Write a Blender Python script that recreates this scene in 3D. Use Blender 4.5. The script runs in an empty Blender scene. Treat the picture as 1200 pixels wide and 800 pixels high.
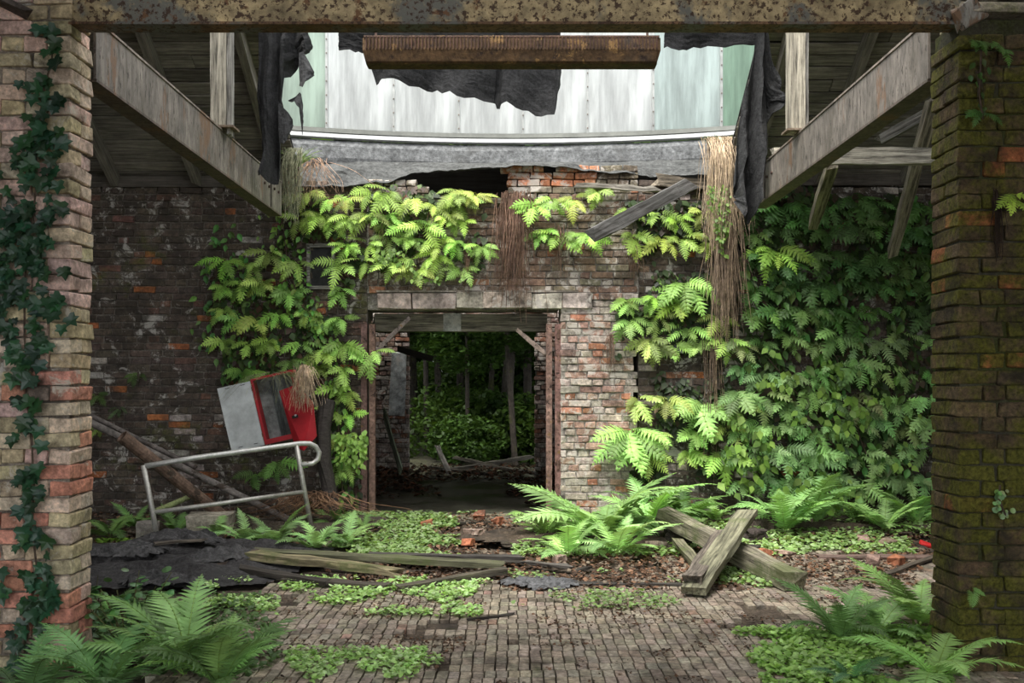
import bpy, math, random
import numpy as np
from mathutils import Vector, Matrix, noise, Euler

sc = bpy.context.scene
COL = sc.collection
PI = math.pi
# ------------------------------------------------------------------ camera
EYE, F = 1.5, 1100.0                      # eye height (m), focal length in pixels of the 1200 px frame
cam_d = bpy.data.cameras.new('camera')
cam_d.sensor_width = 36.0
cam_d.lens = 36.0 * F / 1200.0
cam_d.shift_y = 50.0 / 1200.0
cam_d.clip_end = 300
cam = bpy.data.objects.new('camera', cam_d)
cam.location = (0, 0, EYE)
cam.rotation_euler = (PI / 2, 0, 0)
COL.objects.link(cam)
sc.camera = cam
# ------------------------------------------------------------------ sky, sun, exposure
world = bpy.data.worlds.new('overcast_sky')
sc.world = world
world.use_nodes = True
wn = world.node_tree
wn.nodes.clear()
w_out = wn.nodes.new('ShaderNodeOutputWorld')
w_bg = wn.nodes.new('ShaderNodeBackground')
w_geo = wn.nodes.new('ShaderNodeTexCoord')
w_sep = wn.nodes.new('ShaderNodeSeparateXYZ')
w_ramp = wn.nodes.new('ShaderNodeValToRGB')
w_ramp.color_ramp.elements[0].position = 0.0
w_ramp.color_ramp.elements[0].color = (0.62, 0.66, 0.70, 1)
w_ramp.color_ramp.elements[1].position = 0.9
w_ramp.color_ramp.elements[1].color = (1.0, 1.0, 1.0, 1)
wn.links.new(w_geo.outputs['Generated'], w_sep.inputs[0])
wn.links.new(w_sep.outputs['Z'], w_ramp.inputs[0])
wn.links.new(w_ramp.outputs[0], w_bg.inputs[0])
wn.links.new(w_bg.outputs[0], w_out.inputs[0])
w_bg.inputs[1].default_value = 2.2
sun_d = bpy.data.lights.new('sun', 'SUN')
sun_d.energy = 4.2
sun_d.angle = math.radians(35)
sun_d.color = (1.0, 0.97, 0.90)
sun = bpy.data.objects.new('sun', sun_d)
sun.rotation_euler = Vector((0.28, 0.42, -1.0)).to_track_quat('-Z', 'Y').to_euler()
sun.location = (0, 5, 14)
COL.objects.link(sun)
sc.view_settings.view_transform = 'Standard'
sc.view_settings.look = 'None'
sc.view_settings.gamma = 1
sc.view_settings.use_curve_mapping = False
sc.view_settings.exposure = 0.70

# ------------------------------------------------------------------ helpers
R = random.Random(7)
YW = 10.3                                # distance of the brick wall with the doorway


def P(px, py, Y):
    return Vector(((px - 600) / F * Y, Y, EYE + (450 - py) / F * Y))


def PX(px, Y):
    return (px - 600) / F * Y


def G(px, py):
    """point of the ground seen at that pixel"""
    Y = EYE * F / (py - 450)
    return Vector(((px - 600) / F * Y, Y, 0))


def fbm(x, y, z=0.0, s=1.0):
    return noise.fractal(Vector((x * s, y * s, z * s)), 0.8, 2.1, 4)


def tag(o, label=None, cat=None, group=None, kind=None):
    if label: o['label'] = label
    if cat: o['category'] = cat
    if group: o['group'] = group
    if kind: o['kind'] = kind
    return o


def empty(name, loc=(0, 0, 0), label=None, cat=None, group=None):
    o = bpy.data.objects.new(name, None)
    o.location = loc
    o.empty_display_size = 0.1
    COL.objects.link(o)
    return tag(o, label, cat, group)


def link(name, mesh, parent=None, loc=(0, 0, 0), rot=None, scale=None, color=None):
    o = bpy.data.objects.new(name, mesh)
    o.location = loc
    if rot is not None:
        o.rotation_euler = rot
    if scale is not None:
        o.scale = scale if hasattr(scale, '__len__') else (scale,) * 3
    if color is not None:
        o.color = (*color, 1)
    if parent is not None:
        o.parent = parent
    COL.objects.link(o)
    return o


class MB:
    def __init__(s):
        s.v, s.f, s.c = [], [], []

    def add(s, vs, fs, M=None, col=(1, 1, 1)):
        b = len(s.v)
        for p in vs:
            s.v.append(tuple(M @ Vector(p)) if M is not None else tuple(p))
            s.c.append(col)
        for f in fs:
            s.f.append(tuple(b + i for i in f))
        return s

    def box(s, c, d, M=None, col=(1, 1, 1)):
        x, y, z = d[0] / 2, d[1] / 2, d[2] / 2
        vs = [(c[0] + a * x, c[1] + b * y, c[2] + e * z) for a in (-1, 1) for b in (-1, 1) for e in (-1, 1)]
        fs = [(0, 1, 3, 2), (4, 6, 7, 5), (0, 4, 5, 1), (2, 3, 7, 6), (0, 2, 6, 4), (1, 5, 7, 3)]
        return s.add(vs, fs, M, col)

    def tube(s, pts, r, n=8, M=None, col=(1, 1, 1), cap=True):
        pts = [Vector(p) for p in pts]
        rs = r if hasattr(r, '__len__') else [r] * len(pts)
        vs, fs = [], []
        up0 = None
        for i, p in enumerate(pts):
            d = (pts[min(i + 1, len(pts) - 1)] - pts[max(i - 1, 0)])
            d = d.normalized() if d.length > 1e-9 else Vector((0, 0, 1))
            if up0 is None:
                up0 = Vector((0, 0, 1)) if abs(d.z) < 0.9 else Vector((1, 0, 0))
            a = d.cross(up0)
            a = a.normalized() if a.length > 1e-6 else d.orthogonal().normalized()
            b = a.cross(d).normalized()
            up0 = b
            for k in range(n):
                t = 2 * PI * k / n
                vs.append(p + a * math.cos(t) * rs[i] + b * math.sin(t) * rs[i])
        for i in range(len(pts) - 1):
            for k in range(n):
                k2 = (k + 1) % n
                fs.append((i * n + k, i * n + k2, (i + 1) * n + k2, (i + 1) * n + k))
        if cap:
            fs.append(tuple(range(n))[::-1])
            fs.append(tuple((len(pts) - 1) * n + k for k in range(n)))
        return s.add(vs, fs, M, col)

    def mesh(s, name, mat, smooth=False):
        me = bpy.data.meshes.new(name)
        me.from_pydata(s.v, [], s.f)
        at = me.color_attributes.new('tint', 'FLOAT_COLOR', 'POINT')
        arr = np.ones((len(s.v), 4), dtype=np.float32)
        arr[:, :3] = np.array(s.c, dtype=np.float32).reshape(-1, 3)
        at.data.foreach_set('color', arr.ravel())
        if smooth:
            me.polygons.foreach_set('use_smooth', [True] * len(me.polygons))
        me.materials.append(mat)
        me.update()
        return me

    def build(s, name, mat, parent=None, loc=(0, 0, 0), smooth=False, color=None, rot=None):
        return link(name, s.mesh(name, mat, smooth), parent, loc, rot, None, color)


# ------------------------------------------------------------------ materials
def newmat(name):
    m = bpy.data.materials.new(name)
    m.use_nodes = True
    nt = m.node_tree
    b = nt.nodes['Principled BSDF']
    return m, nt, b


def N(nt, typ, **kw):
    n = nt.nodes.new(typ)
    for k, v in kw.items():
        setattr(n, k, v)
    return n


def noise_node(nt, scale, detail=5, rough=0.6, vec=None, dist=0.0):
    n = N(nt, 'ShaderNodeTexNoise')
    n.inputs['Scale'].default_value = scale
    n.inputs['Detail'].default_value = detail
    n.inputs['Roughness'].default_value = rough
    n.inputs['Distortion'].default_value = dist
    if vec is not None:
        nt.links.new(vec, n.inputs['Vector'])
    return n


def ramp(nt, src, stops):
    r = N(nt, 'ShaderNodeValToRGB')
    e = r.color_ramp.elements
    while len(e) < len(stops):
        e.new(0.5)
    for i, (p, c) in enumerate(stops):
        e[i].position = p
        e[i].color = (c, c, c, 1) if not hasattr(c, '__len__') else (*c, 1)
    nt.links.new(src, r.inputs[0])
    return r.outputs[0]


def mix(nt, fac, a, b, mode='MIX'):
    m = N(nt, 'ShaderNodeMix', data_type='RGBA', blend_type=mode)
    for i, v in ((0, fac), (6, a), (7, b)):
        if isinstance(v, (int, float)):
            m.inputs[i].default_value = v
        elif isinstance(v, tuple):
            m.inputs[i].default_value = (*v, 1)
        else:
            nt.links.new(v, m.inputs[i])
    return m.outputs[2]


def base_color(nt):
    """object colour times the per-piece tint"""
    oi = N(nt, 'ShaderNodeObjectInfo')
    at = N(nt, 'ShaderNodeAttribute', attribute_name='tint')
    return mix(nt, 1.0, oi.outputs['Color'], at.outputs['Color'], 'MULTIPLY'), oi


def bump(nt, b, h, strength, dist=0.01):
    bp = N(nt, 'ShaderNodeBump')
    bp.inputs['Strength'].default_value = strength
    bp.inputs['Distance'].default_value = dist
    nt.links.new(h, bp.inputs['Height'])
    nt.links.new(bp.outputs[0], b.inputs['Normal'])


def weathered(name, dirt=0.5, moss=0.0, white=0.0, mosscol=(0.075, 0.085, 0.018), dirtcol=(0.05, 0.042, 0.035),
              whitecol=(0.5, 0.47, 0.43), rough=0.92, fine=30.0, bumps=0.5, mossscale=1.6, metal=0.0, spots=None, mottle=1.0, vstretch=1.0):
    m, nt, b = newmat(name)
    geo = N(nt, 'ShaderNodeNewGeometry')
    pos = geo.outputs['Position']
    if vstretch != 1.0:
        mpv = N(nt, 'ShaderNodeMapping')
        mpv.inputs['Scale'].default_value = (1, 1, vstretch)
        nt.links.new(pos, mpv.inputs[0])
        pos = mpv.outputs[0]
    c, oi = base_color(nt)
    f1 = noise_node(nt, fine, 6, 0.7, pos)
    v = ramp(nt, f1.outputs[0], [(0.32, 0.45), (0.68, 1.38)])
    c = mix(nt, mottle, c, v, 'MULTIPLY')
    f0 = noise_node(nt, fine * 0.27, 5, 0.65, pos, 0.4)
    c = mix(nt, mottle, c, ramp(nt, f0.outputs[0], [(0.34, 0.62), (0.66, 1.25)]), 'MULTIPLY')
    if dirt:
        n2 = noise_node(nt, 3.1, 8, 0.68, pos)
        lo = 0.62 - dirt * 0.3
        c = mix(nt, ramp(nt, n2.outputs[0], [(lo, 0.0), (lo + 0.16, 0.85)]), c, dirtcol)
    if white:
        n3 = noise_node(nt, 5.3, 9, 0.75, pos, 0.6)
        lo = 0.66 - white * 0.2
        c = mix(nt, ramp(nt, n3.outputs[0], [(lo, 0.0), (lo + 0.06, 0.9)]), c, whitecol)
    if moss:
        n4 = noise_node(nt, mossscale, 9, 0.72, pos, 0.3)
        lo = 0.68 - moss * 0.34
        mc = mix(nt, ramp(nt, f1.outputs[0], [(0.35, 0.0), (0.65, 1.0)]), tuple(x * 0.45 for x in mosscol), tuple(x * 1.7 for x in mosscol))
        c = mix(nt, ramp(nt, n4.outputs[0], [(lo, 0.0), (lo + 0.12, 0.93)]), c, mc)
    if spots:
        for (scol, sscale, slo) in spots:
            n5 = noise_node(nt, sscale, 6, 0.7, pos, 0.2)
            c = mix(nt, ramp(nt, n5.outputs[0], [(slo, 0.0), (slo + 0.05, 0.95)]), c, scol)
    nt.links.new(c, b.inputs['Base Color'])
    b.inputs['Roughness'].default_value = rough
    b.inputs['Metallic'].default_value = metal
    b.inputs['Specular IOR Level'].default_value = 0.25
    bump(nt, b, f1.outputs[0], bumps, 0.018)
    return m


def wood_mat(name, moss=0.0, streak=1.0, dark=(0.03, 0.026, 0.022)):
    m, nt, b = newmat(name)
    tc = N(nt, 'ShaderNodeTexCoord')
    mp = N(nt, 'ShaderNodeMapping')
    mp.inputs['Scale'].default_value = (1.5, 26, 26)
    nt.links.new(tc.outputs['Object'], mp.inputs[0])
    g = noise_node(nt, 1.6, 6, 0.7, mp.outputs[0], 0.3)
    c, oi = base_color(nt)
    c = mix(nt, ramp(nt, g.outputs[0], [(0.38, 0.85 * streak), (0.62, 0.0)]), c, dark)
    geo = N(nt, 'ShaderNodeNewGeometry')
    n2 = noise_node(nt, 2.3, 7, 0.7, geo.outputs['Position'])
    c = mix(nt, 1.0, c, ramp(nt, n2.outputs[0], [(0.3, 0.6), (0.7, 1.2)]), 'MULTIPLY')
    if moss:
        lo = 0.68 - moss * 0.3
        c = mix(nt, ramp(nt, n2.outputs[0], [(lo, 0.0), (lo + 0.1, 0.8)]), c, (0.09, 0.11, 0.04))
    nt.links.new(c, b.inputs['Base Color'])
    b.inputs['Roughness'].default_value = 0.9
    b.inputs['Specular IOR Level'].default_value = 0.2
    bump(nt, b, g.outputs[0], 0.6, 0.01)
    return m


def leaf_mat(name, trans=0.35, rough=0.5, spec=0.35, vary=0.35):
    m, nt, b = newmat(name)
    c, oi = base_color(nt)
    geo = N(nt, 'ShaderNodeNewGeometry')
    r1 = ramp(nt, oi.outputs['Random'], [(0.0, 1.0 - vary), (1.0, 1.0 + vary)])
    c = mix(nt, 1.0, c, r1, 'MULTIPLY')
    n1 = noise_node(nt, 9, 3, 0.5, geo.outputs['Position'])
    c = mix(nt, 1.0, c, ramp(nt, n1.outputs[0], [(0.3, 0.75), (0.7, 1.2)]), 'MULTIPLY')
    nt.links.new(c, b.inputs['Base Color'])
    b.inputs['Roughness'].default_value = rough
    b.inputs['Specular IOR Level'].default_value = spec
    tr = N(nt, 'ShaderNodeBsdfTranslucent')
    nt.links.new(mix(nt, 1.0, c, (1.25, 1.2, 0.6), 'MULTIPLY'), tr.inputs[0])
    ms = N(nt, 'ShaderNodeMixShader')
    ms.inputs[0].default_value = trans
    nt.links.new(b.outputs[0], ms.inputs[1])
    nt.links.new(tr.outputs[0], ms.inputs[2])
    nt.links.new(ms.outputs[0], nt.nodes['Material Output'].inputs[0])
    return m


M_brick_dark = weathered('sooty_brick', dirt=0.55, moss=0.28, white=0.52)
M_brick_mid = weathered('lime_washed_brick', dirt=0.3, moss=0.1, white=0.75, whitecol=(0.55, 0.5, 0.45))
M_brick_pale = weathered('pale_pillar_brick', dirt=0.22, moss=0.0, white=0.5, whitecol=(0.52, 0.46, 0.38))
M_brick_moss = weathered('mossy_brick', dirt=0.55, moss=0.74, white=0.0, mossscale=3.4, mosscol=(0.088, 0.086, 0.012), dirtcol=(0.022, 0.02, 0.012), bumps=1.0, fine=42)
M_mortar = weathered('old_mortar', dirt=0.5, moss=0.2, white=0.3, fine=60)
M_mortar_moss = weathered('mossy_mortar', dirt=0.5, moss=0.7, fine=60, mosscol=(0.04, 0.045, 0.01))
M_beam = weathered('flaking_rusty_steel', dirt=0.0, rough=0.6, fine=14, bumps=0.3,
                   spots=[((0.12, 0.12, 0.11), 1.3, 0.56), ((0.13, 0.06, 0.025), 9.0, 0.58), ((0.045, 0.022, 0.012), 34, 0.525)])
M_girder = weathered('grey_painted_steel', vstretch=0.3, dirt=0.3, dirtcol=(0.10, 0.085, 0.065), rough=0.55, fine=22, bumps=0.25,
                     spots=[((0.17, 0.10, 0.06), 3.5, 0.56), ((0.05, 0.04, 0.033), 36, 0.57), ((0.5, 0.5, 0.47), 24, 0.68)])
M_rust = weathered('brown_rust', dirt=0.2, rough=0.75, fine=30, spots=[((0.22, 0.13, 0.05), 9, 0.60), ((0.03, 0.018, 0.014), 14, 0.58)])
M_galv = weathered('galvanised_tube', mottle=0.4, dirt=0.08, rough=0.42, fine=50, bumps=0.1, metal=0.5, spots=[((0.16, 0.11, 0.08), 12, 0.66)])
M_pipe = weathered('rusty_pipe', dirt=0.15, rough=0.7, fine=20, spots=[((0.05, 0.035, 0.025), 6, 0.56), ((0.12, 0.12, 0.10), 4, 0.6)])
M_paint = weathered('sheet_paint', dirt=0.0, mottle=0.4, rough=0.45, fine=8, bumps=0.08, spots=[((0.10, 0.05, 0.03), 22, 0.70)])
M_grime = weathered('grimy_interior', dirt=0.35, rough=0.7, fine=8)
M_felt = weathered('black_roofing_felt', dirt=0.0, rough=0.88, fine=45, bumps=0.7, spots=[((0.045, 0.044, 0.043), 2.2, 0.60)])
M_feltgrey = weathered('grey_roofing_felt', dirt=0.25, moss=0.05, rough=0.9, fine=25, bumps=0.6, dirtcol=(0.09, 0.09, 0.088))
M_stone = weathered('stone', dirt=0.3, moss=0.4, rough=0.95, fine=24, mosscol=(0.10, 0.11, 0.03))
M_lint = weathered('weathered_lintel_stone', dirt=0.45, moss=0.0, white=0.6, rough=0.95, fine=18, whitecol=(0.48, 0.44, 0.40))
M_plaster = weathered('flaking_plaster', dirt=0.5, white=0.6, rough=0.95, fine=12, dirtcol=(0.07, 0.065, 0.06))
M_soil = weathered('soil', dirt=0.5, moss=0.2, rough=0.97, fine=40, bumps=1.0, mosscol=(0.05, 0.055, 0.015))
M_paver = weathered('paving_clinker', dirt=0.42, moss=0.22, rough=0.85, fine=34, dirtcol=(0.075, 0.058, 0.043), mosscol=(0.09, 0.095, 0.04))
M_wood = wood_mat('weathered_grey_wood')
M_woodmoss = wood_mat('mossy_wood', moss=0.6)
M_roofwood = wood_mat('roof_board_wood', streak=0.7)
M_char = wood_mat('charred_wood', moss=0.0)
M_root = weathered('dry_root', dirt=0.0, rough=0.95, fine=20, bumps=0.1)
M_bark = weathered('bark', dirt=0.4, moss=0.3, rough=0.95, fine=20)
M_fern = leaf_mat('fern_leaf', 0.20, vary=0.45)
M_leaf = leaf_mat('soft_leaf', 0.30)
M_ivy = leaf_mat('ivy_leaf', 0.12, 0.4, 0.45)
M_litter = leaf_mat('leaf_litter', 0.05, 0.9, 0.1)

# wet dark floor
M_wet, nt, b = newmat('wet_floor')
geo = N(nt, 'ShaderNodeNewGeometry')
n1 = noise_node(nt, 1.4, 7, 0.65, geo.outputs['Position'])
nt.links.new(ramp(nt, n1.outputs[0], [(0.35, (0.045, 0.04, 0.034)), (0.55, (0.10, 0.095, 0.07)), (0.7, (0.16, 0.165, 0.11))]), b.inputs['Base Color'])
nt.links.new(ramp(nt, n1.outputs[0], [(0.4, 0.28), (0.6, 0.75)]), b.inputs['Roughness'])

# frosted glass
M_glass, nt, b = newmat('frosted_dirty_glass')
nt.nodes.remove(b)
oi = N(nt, 'ShaderNodeObjectInfo')
tc = N(nt, 'ShaderNodeTexCoord')
mp = N(nt, 'ShaderNodeMapping')
mp.inputs['Scale'].default_value = (7, 7, 0.8)
nt.links.new(tc.outputs['Object'], mp.inputs[0])
n1 = noise_node(nt, 1.0, 8, 0.7, mp.outputs[0])
c = mix(nt, 1.0, oi.outputs['Color'], ramp(nt, n1.outputs[0], [(0.33, 0.66), (0.62, 1.0)]), 'MULTIPLY')
t = N(nt, 'ShaderNodeBsdfTranslucent')
d = N(nt, 'ShaderNodeBsdfDiffuse')
tp = N(nt, 'ShaderNodeBsdfTransparent')
for q in (t, d, tp):
    nt.links.new(c, q.inputs[0])
m1 = N(nt, 'ShaderNodeMixShader')
m1.inputs[0].default_value = 0.15
nt.links.new(t.outputs[0], m1.inputs[1]); nt.links.new(d.outputs[0], m1.inputs[2])
m2 = N(nt, 'ShaderNodeMixShader')
m2.inputs[0].default_value = 0.12
nt.links.new(m1.outputs[0], m2.inputs[1]); nt.links.new(tp.outputs[0], m2.inputs[2])
nt.links.new(m2.outputs[0], nt.nodes['Material Output'].inputs[0])


# ------------------------------------------------------------------ bricks
def brick_geo(w, d, h, rnd, rag=0.006, cham=0.75):
    """worn brick: chamfered box, 24 vertices, centre at the origin"""
    x, y, z = w / 2, d / 2, h / 2
    ch = [[[rnd.uniform(0.003, 0.011) for _ in range(2)] for _ in range(2)] for _ in range(2)]
    vs, idx = [], {}
    for a in (0, 1):
        for b_ in (0, 1):
            for c_ in (0, 1):
                sx, sy, sz = 2 * a - 1, 2 * b_ - 1, 2 * c_ - 1
                jx, jy, jz = (rnd.uniform(-rag, rag) for _ in range(3))
                e = ch[a][b_][c_] * cham
                px_, py_, pz_ = sx * x + jx, sy * y + jy, sz * z + jz
                idx[(a, b_, c_, 'x')] = len(vs); vs.append((px_, py_ - sy * e, pz_ - sz * e))
                idx[(a, b_, c_, 'y')] = len(vs); vs.append((px_ - sx * e, py_, pz_ - sz * e))
                idx[(a, b_, c_, 'z')] = len(vs); vs.append((px_ - sx * e, py_ - sy * e, pz_))
    I = lambda a, b_, c_, k: idx[(a, b_, c_, k)]
    fs = []
    for s_ in (0, 1):
        q = [(0, 0), (1, 0), (1, 1), (0, 1)]
        fx = [I(s_, u, v, 'x') for u, v in q]
        fy = [I(u, s_, v, 'y') for u, v in q]
        fz = [I(u, v, s_, 'z') for u, v in q]
        fs += [tuple(fx if s_ else fx[::-1]), tuple(fy[::-1] if s_ else fy), tuple(fz if s_ else fz[::-1])]
    for u in (0, 1):
        for v in (0, 1):
            fs.append((I(0, u, v, 'y'), I(1, u, v, 'y'), I(1, u, v, 'z'), I(0, u, v, 'z')))
            fs.append((I(u, 0, v, 'x'), I(u, 1, v, 'x'), I(u, 1, v, 'z'), I(u, 0, v, 'z')))
            fs.append((I(u, v, 0, 'x'), I(u, v, 1, 'x'), I(u, v, 1, 'y'), I(u, v, 0, 'y')))
    for a in (0, 1):
        for b_ in (0, 1):
            for c_ in (0, 1):
                fs.append((I(a, b_, c_, 'x'), I(a, b_, c_, 'y'), I(a, b_, c_, 'z')))
    return vs, fs


_brick_cache = {}


def brick_variant(w, d, h, mat, k):
    key = (round(w, 3), round(d, 3), round(h, 3), mat.name, k)
    if key not in _brick_cache:
        rnd = random.Random(hash((key[0], key[1], key[2], k)) & 0xffff)
        g = brick_geo(w, d, h, rnd, 0.0015, 0.3) if mat is M_paver else brick_geo(w, d, h, rnd)
        mb = MB().add(*g)
        _brick_cache[key] = (g, mb.mesh('brick', mat))
    return _brick_cache[key]


def lay_bricks(root, specs, mat, keyf, most=300, name='brick'):
    """specs: (centre, (w, d, h), rotation z, colour); the first `most` by keyf are parts, the rest one stuff part"""
    specs = sorted(specs, key=keyf)
    rnd = random.Random(len(specs))
    rest = MB()
    rl = root.location
    for i, (c, dim, rz, col) in enumerate(specs):
        k = rnd.randrange(5)
        g, me = brick_variant(*dim, mat, k)
        tilt = (rnd.gauss(0, 0.012), rnd.gauss(0, 0.012), rz + rnd.gauss(0, 0.012))
        if i < most:
            link(name, me, root, Vector(c) - rl, tilt, None, col)
        else:
            Mx = Matrix.Translation(Vector(c) - rl) @ Euler(tilt).to_matrix().to_4x4()
            rest.add(g[0], g[1], Mx, col)
    if rest.v:
        o = rest.build(name, mat, root)
        o['kind'] = 'stuff'


def wall_specs(x0, x1, z0, z1, y, ch, keep, colf, depth=0.1, bl=0.245, seed=1, proud=0.008):
    rnd = random.Random(seed)
    out = []
    nz = int((z1 - z0) / ch)
    for r in range(nz):
        z = z0 + (r + 0.5) * ch
        header = (r % 2 == 1)
        x = x0 - rnd.uniform(0, 0.2)
        while x < x1:
            if header:
                w = bl / 2 if rnd.random() < 0.8 else bl
            else:
                w = bl if rnd.random() < 0.85 else bl / 2
            a, e = max(x, x0), min(x + w, x1)
            cx = (a + e) / 2
            ww = e - a - 0.012
            if ww > 0.05 and keep(cx, z):
                ww = round(ww / 0.02) * 0.02 if ww < w - 0.02 else round(ww, 3)
                c = (cx, y + depth / 2 + rnd.uniform(-proud, proud) - 0.002, z + rnd.uniform(-0.002, 0.002))
                out.append((c, (max(ww, 0.05), depth, ch - 0.012 + 0.0), 0.0, colf(cx, z, rnd)))
            x += w
    return out


def jig(c, rnd, a=0.18):
    k = 1 + rnd.uniform(-a, a)
    return tuple(min(1, max(0, x * k * (1 + rnd.uniform(-0.05, 0.05)))) for x in c)


def col_dark(x, z, rnd):
    n = fbm(x, z, 3.0, 0.9)
    r = rnd.random()
    if r < 0.03:
        return jig((0.42, 0.15, 0.06), rnd)
    if r < 0.05 + max(0, n) * 0.22:
        return jig((0.50, 0.44, 0.40), rnd)
    if r < 0.15:
        return jig((0.20, 0.11, 0.085), rnd)
    return jig((0.115, 0.088, 0.07), rnd, 0.35)


def col_lime(x, z, rnd):
    r = rnd.random()
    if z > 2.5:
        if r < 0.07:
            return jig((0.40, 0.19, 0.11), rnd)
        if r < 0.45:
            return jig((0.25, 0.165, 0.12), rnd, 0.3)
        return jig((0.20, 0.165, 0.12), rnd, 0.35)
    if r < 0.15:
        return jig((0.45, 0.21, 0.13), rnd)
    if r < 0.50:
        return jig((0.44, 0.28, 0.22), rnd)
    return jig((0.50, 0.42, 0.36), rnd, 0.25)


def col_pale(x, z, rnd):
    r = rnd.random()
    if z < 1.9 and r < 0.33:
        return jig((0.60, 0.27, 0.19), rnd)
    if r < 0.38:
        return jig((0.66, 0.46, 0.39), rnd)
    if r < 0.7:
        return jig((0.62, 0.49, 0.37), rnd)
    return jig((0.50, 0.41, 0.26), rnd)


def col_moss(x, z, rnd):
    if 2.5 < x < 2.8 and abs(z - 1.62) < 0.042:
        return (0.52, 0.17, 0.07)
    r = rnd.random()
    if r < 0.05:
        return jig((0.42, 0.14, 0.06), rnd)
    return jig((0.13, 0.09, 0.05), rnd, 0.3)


CH = 0.078
DX0, DX1 = PX(430, YW), PX(655, YW)       # doorway
PX1 = PX(748, YW)                         # right end of the lime-washed pier
ZL0, ZL1 = 2.32, 2.50                     # stone lintel
top_n = lambda x: 0.09 * fbm(x, 5.0, 0.0, 1.7)


def top_z(x):
    z = 3.74 + top_n(x)
    if PX(500, YW) < x < PX(592, YW):
        z = 3.50 + 0.5 * top_n(x)          # gap under the kerb
    elif PX(592, YW) <= x < PX(765, YW):
        z = 3.88 + 0.3 * top_n(x)
    return z


# ------------------------------------------------------------------ the setting
def slab(name, x0, x1, y0, y1, z0, z1, mat, color, label=None):
    mb = MB()
    cx, cy, cz = (x0 + x1) / 2, (y0 + y1) / 2, (z0 + z1) / 2
    mb.box((0, 0, 0), (x1 - x0, y1 - y0, z1 - z0))
    o = mb.build(name, mat, None, (cx, cy, cz), color=color)
    return tag(o, label, kind='structure')


def slabs(name, boxes, mat, color, label=None):
    mb = MB()
    for (x0, x1, y0, y1, z0, z1) in boxes:
        mb.box(((x0 + x1) / 2, (y0 + y1) / 2, (z0 + z1) / 2), (x1 - x0, y1 - y0, z1 - z0))
    o = mb.build(name, mat, None, (0, 0, 0), color=color)
    return tag(o, label, kind='structure')


MORT = (0.20, 0.175, 0.15)
YB = YW + 0.02
# ground
mb = MB()
nx, ny = 90, 70
for j in range(ny + 1):
    for i in range(nx + 1):
        x = -7 + 14 * i / nx
        y = -1.5 + 12.0 * j / ny
        mb.v.append((x, y, -0.03 + 0.018 * fbm(x, y, 0, 1.3)))
        mb.c.append((1, 1, 1))
for j in range(ny):
    for i in range(nx):
        a = j * (nx + 1) + i
        mb.f.append((a, a + 1, a + nx + 2, a + nx + 1))
floor = tag(mb.build('floor', M_soil, color=(0.13, 0.10, 0.075), smooth=True), 'earthy hall floor with worn clinker paving', kind='structure')

# pavers: small clinkers laid on edge
specs = []
rp = random.Random(5)
pw, pl = 0.062, 0.118
row = 0
y = 4.5
while y < 8.6:
    x = -2.6 + (0.0 if row % 2 == 0 else 0.006)
    while x < 3.6:
        inside = y < 7.3 + 0.35 * fbm(x, y, 2, 0.8) or (x > 1.2 and y < 8.4 + 0.3 * fbm(x, y, 4, 0.9))
        gap = fbm(x, y, 7, 1.1)
        left_edge = x > -1.75 + 0.35 * fbm(0, y, 1, 1.5)
        if inside and left_edge and gap < 0.42:
            sink = 0.014 * max(0, fbm(x, y, 9, 1.2)) + rp.uniform(-0.0025, 0.0025)
            tone = 0.85 + 0.25 * fbm(x, y, 11, 2.0)
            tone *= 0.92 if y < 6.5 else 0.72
            base = (0.50 * tone, 0.42 * tone, 0.325 * tone)
            if rp.random() < 0.02:
                base = (0.40, 0.26, 0.20)
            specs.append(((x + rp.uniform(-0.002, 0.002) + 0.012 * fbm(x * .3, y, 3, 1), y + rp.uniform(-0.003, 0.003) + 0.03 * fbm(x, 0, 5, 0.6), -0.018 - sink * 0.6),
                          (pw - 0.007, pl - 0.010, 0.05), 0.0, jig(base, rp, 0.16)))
        x += pw
    y += pl
    row += 1
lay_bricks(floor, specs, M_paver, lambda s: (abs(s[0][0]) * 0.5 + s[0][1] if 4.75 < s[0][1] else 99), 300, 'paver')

# left part of the brick wall
wl = slab('wall_back', -5.2, DX0, YB, YB + 0.42, -0.1, 3.62, M_mortar, MORT, 'soot-dark brick wall left of the doorway')
niche = lambda x, z: PX(362, YW) < x < PX(391, YW) and P(0, 337, YW).z < z < P(0, 288, YW).z
sp = wall_specs(-5.2, DX0, 0, 4.0, YB - 0.012, CH, lambda x, z: z < top_z(x) - 0.05 and not niche(x, z), col_dark, seed=3)
vis = lambda s: (0 if (PX(104, YW) < s[0][0] < PX(262, YW) and s[0][2] < 3.62) else 1, -s[1][0], abs(s[0][2] - 1.9))
lay_bricks(wl, sp, M_brick_dark, vis)
# niche opening
nb = MB()
nx0, nx1, nz0, nz1 = PX(362, YW), PX(391, YW), P(0, 337, YW).z, P(0, 288, YW).z
for c_, d_ in ((((nx0 + nx1) / 2, YB - 0.02, nz0), (nx1 - nx0 + .05, 0.07, 0.035)), ((nx1, YB - 0.02, (nz0 + nz1) / 2), (0.035, 0.07, nz1 - nz0)),
               (((nx0 + nx1) / 2, YB - 0.02, nz1), (nx1 - nx0 + .05, 0.07, 0.035)), ((nx0, YB - 0.02, (nz0 + nz1) / 2), (0.035, 0.07, nz1 - nz0))):
    nb.box(c_, d_)
nf = nb.build('window_1', M_wood, color=(0.42, 0.40, 0.37))
tag(nf, 'small grey framed wall hatch half hidden among the ferns', kind='structure')
MB().box(((nx0 + nx1) / 2, YB - 0.004, (nz0 + nz1) / 2), (nx1 - nx0, 0.006, nz1 - nz0)).build('pane', M_grime, nf, color=(0.03, 0.03, 0.03))

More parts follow.
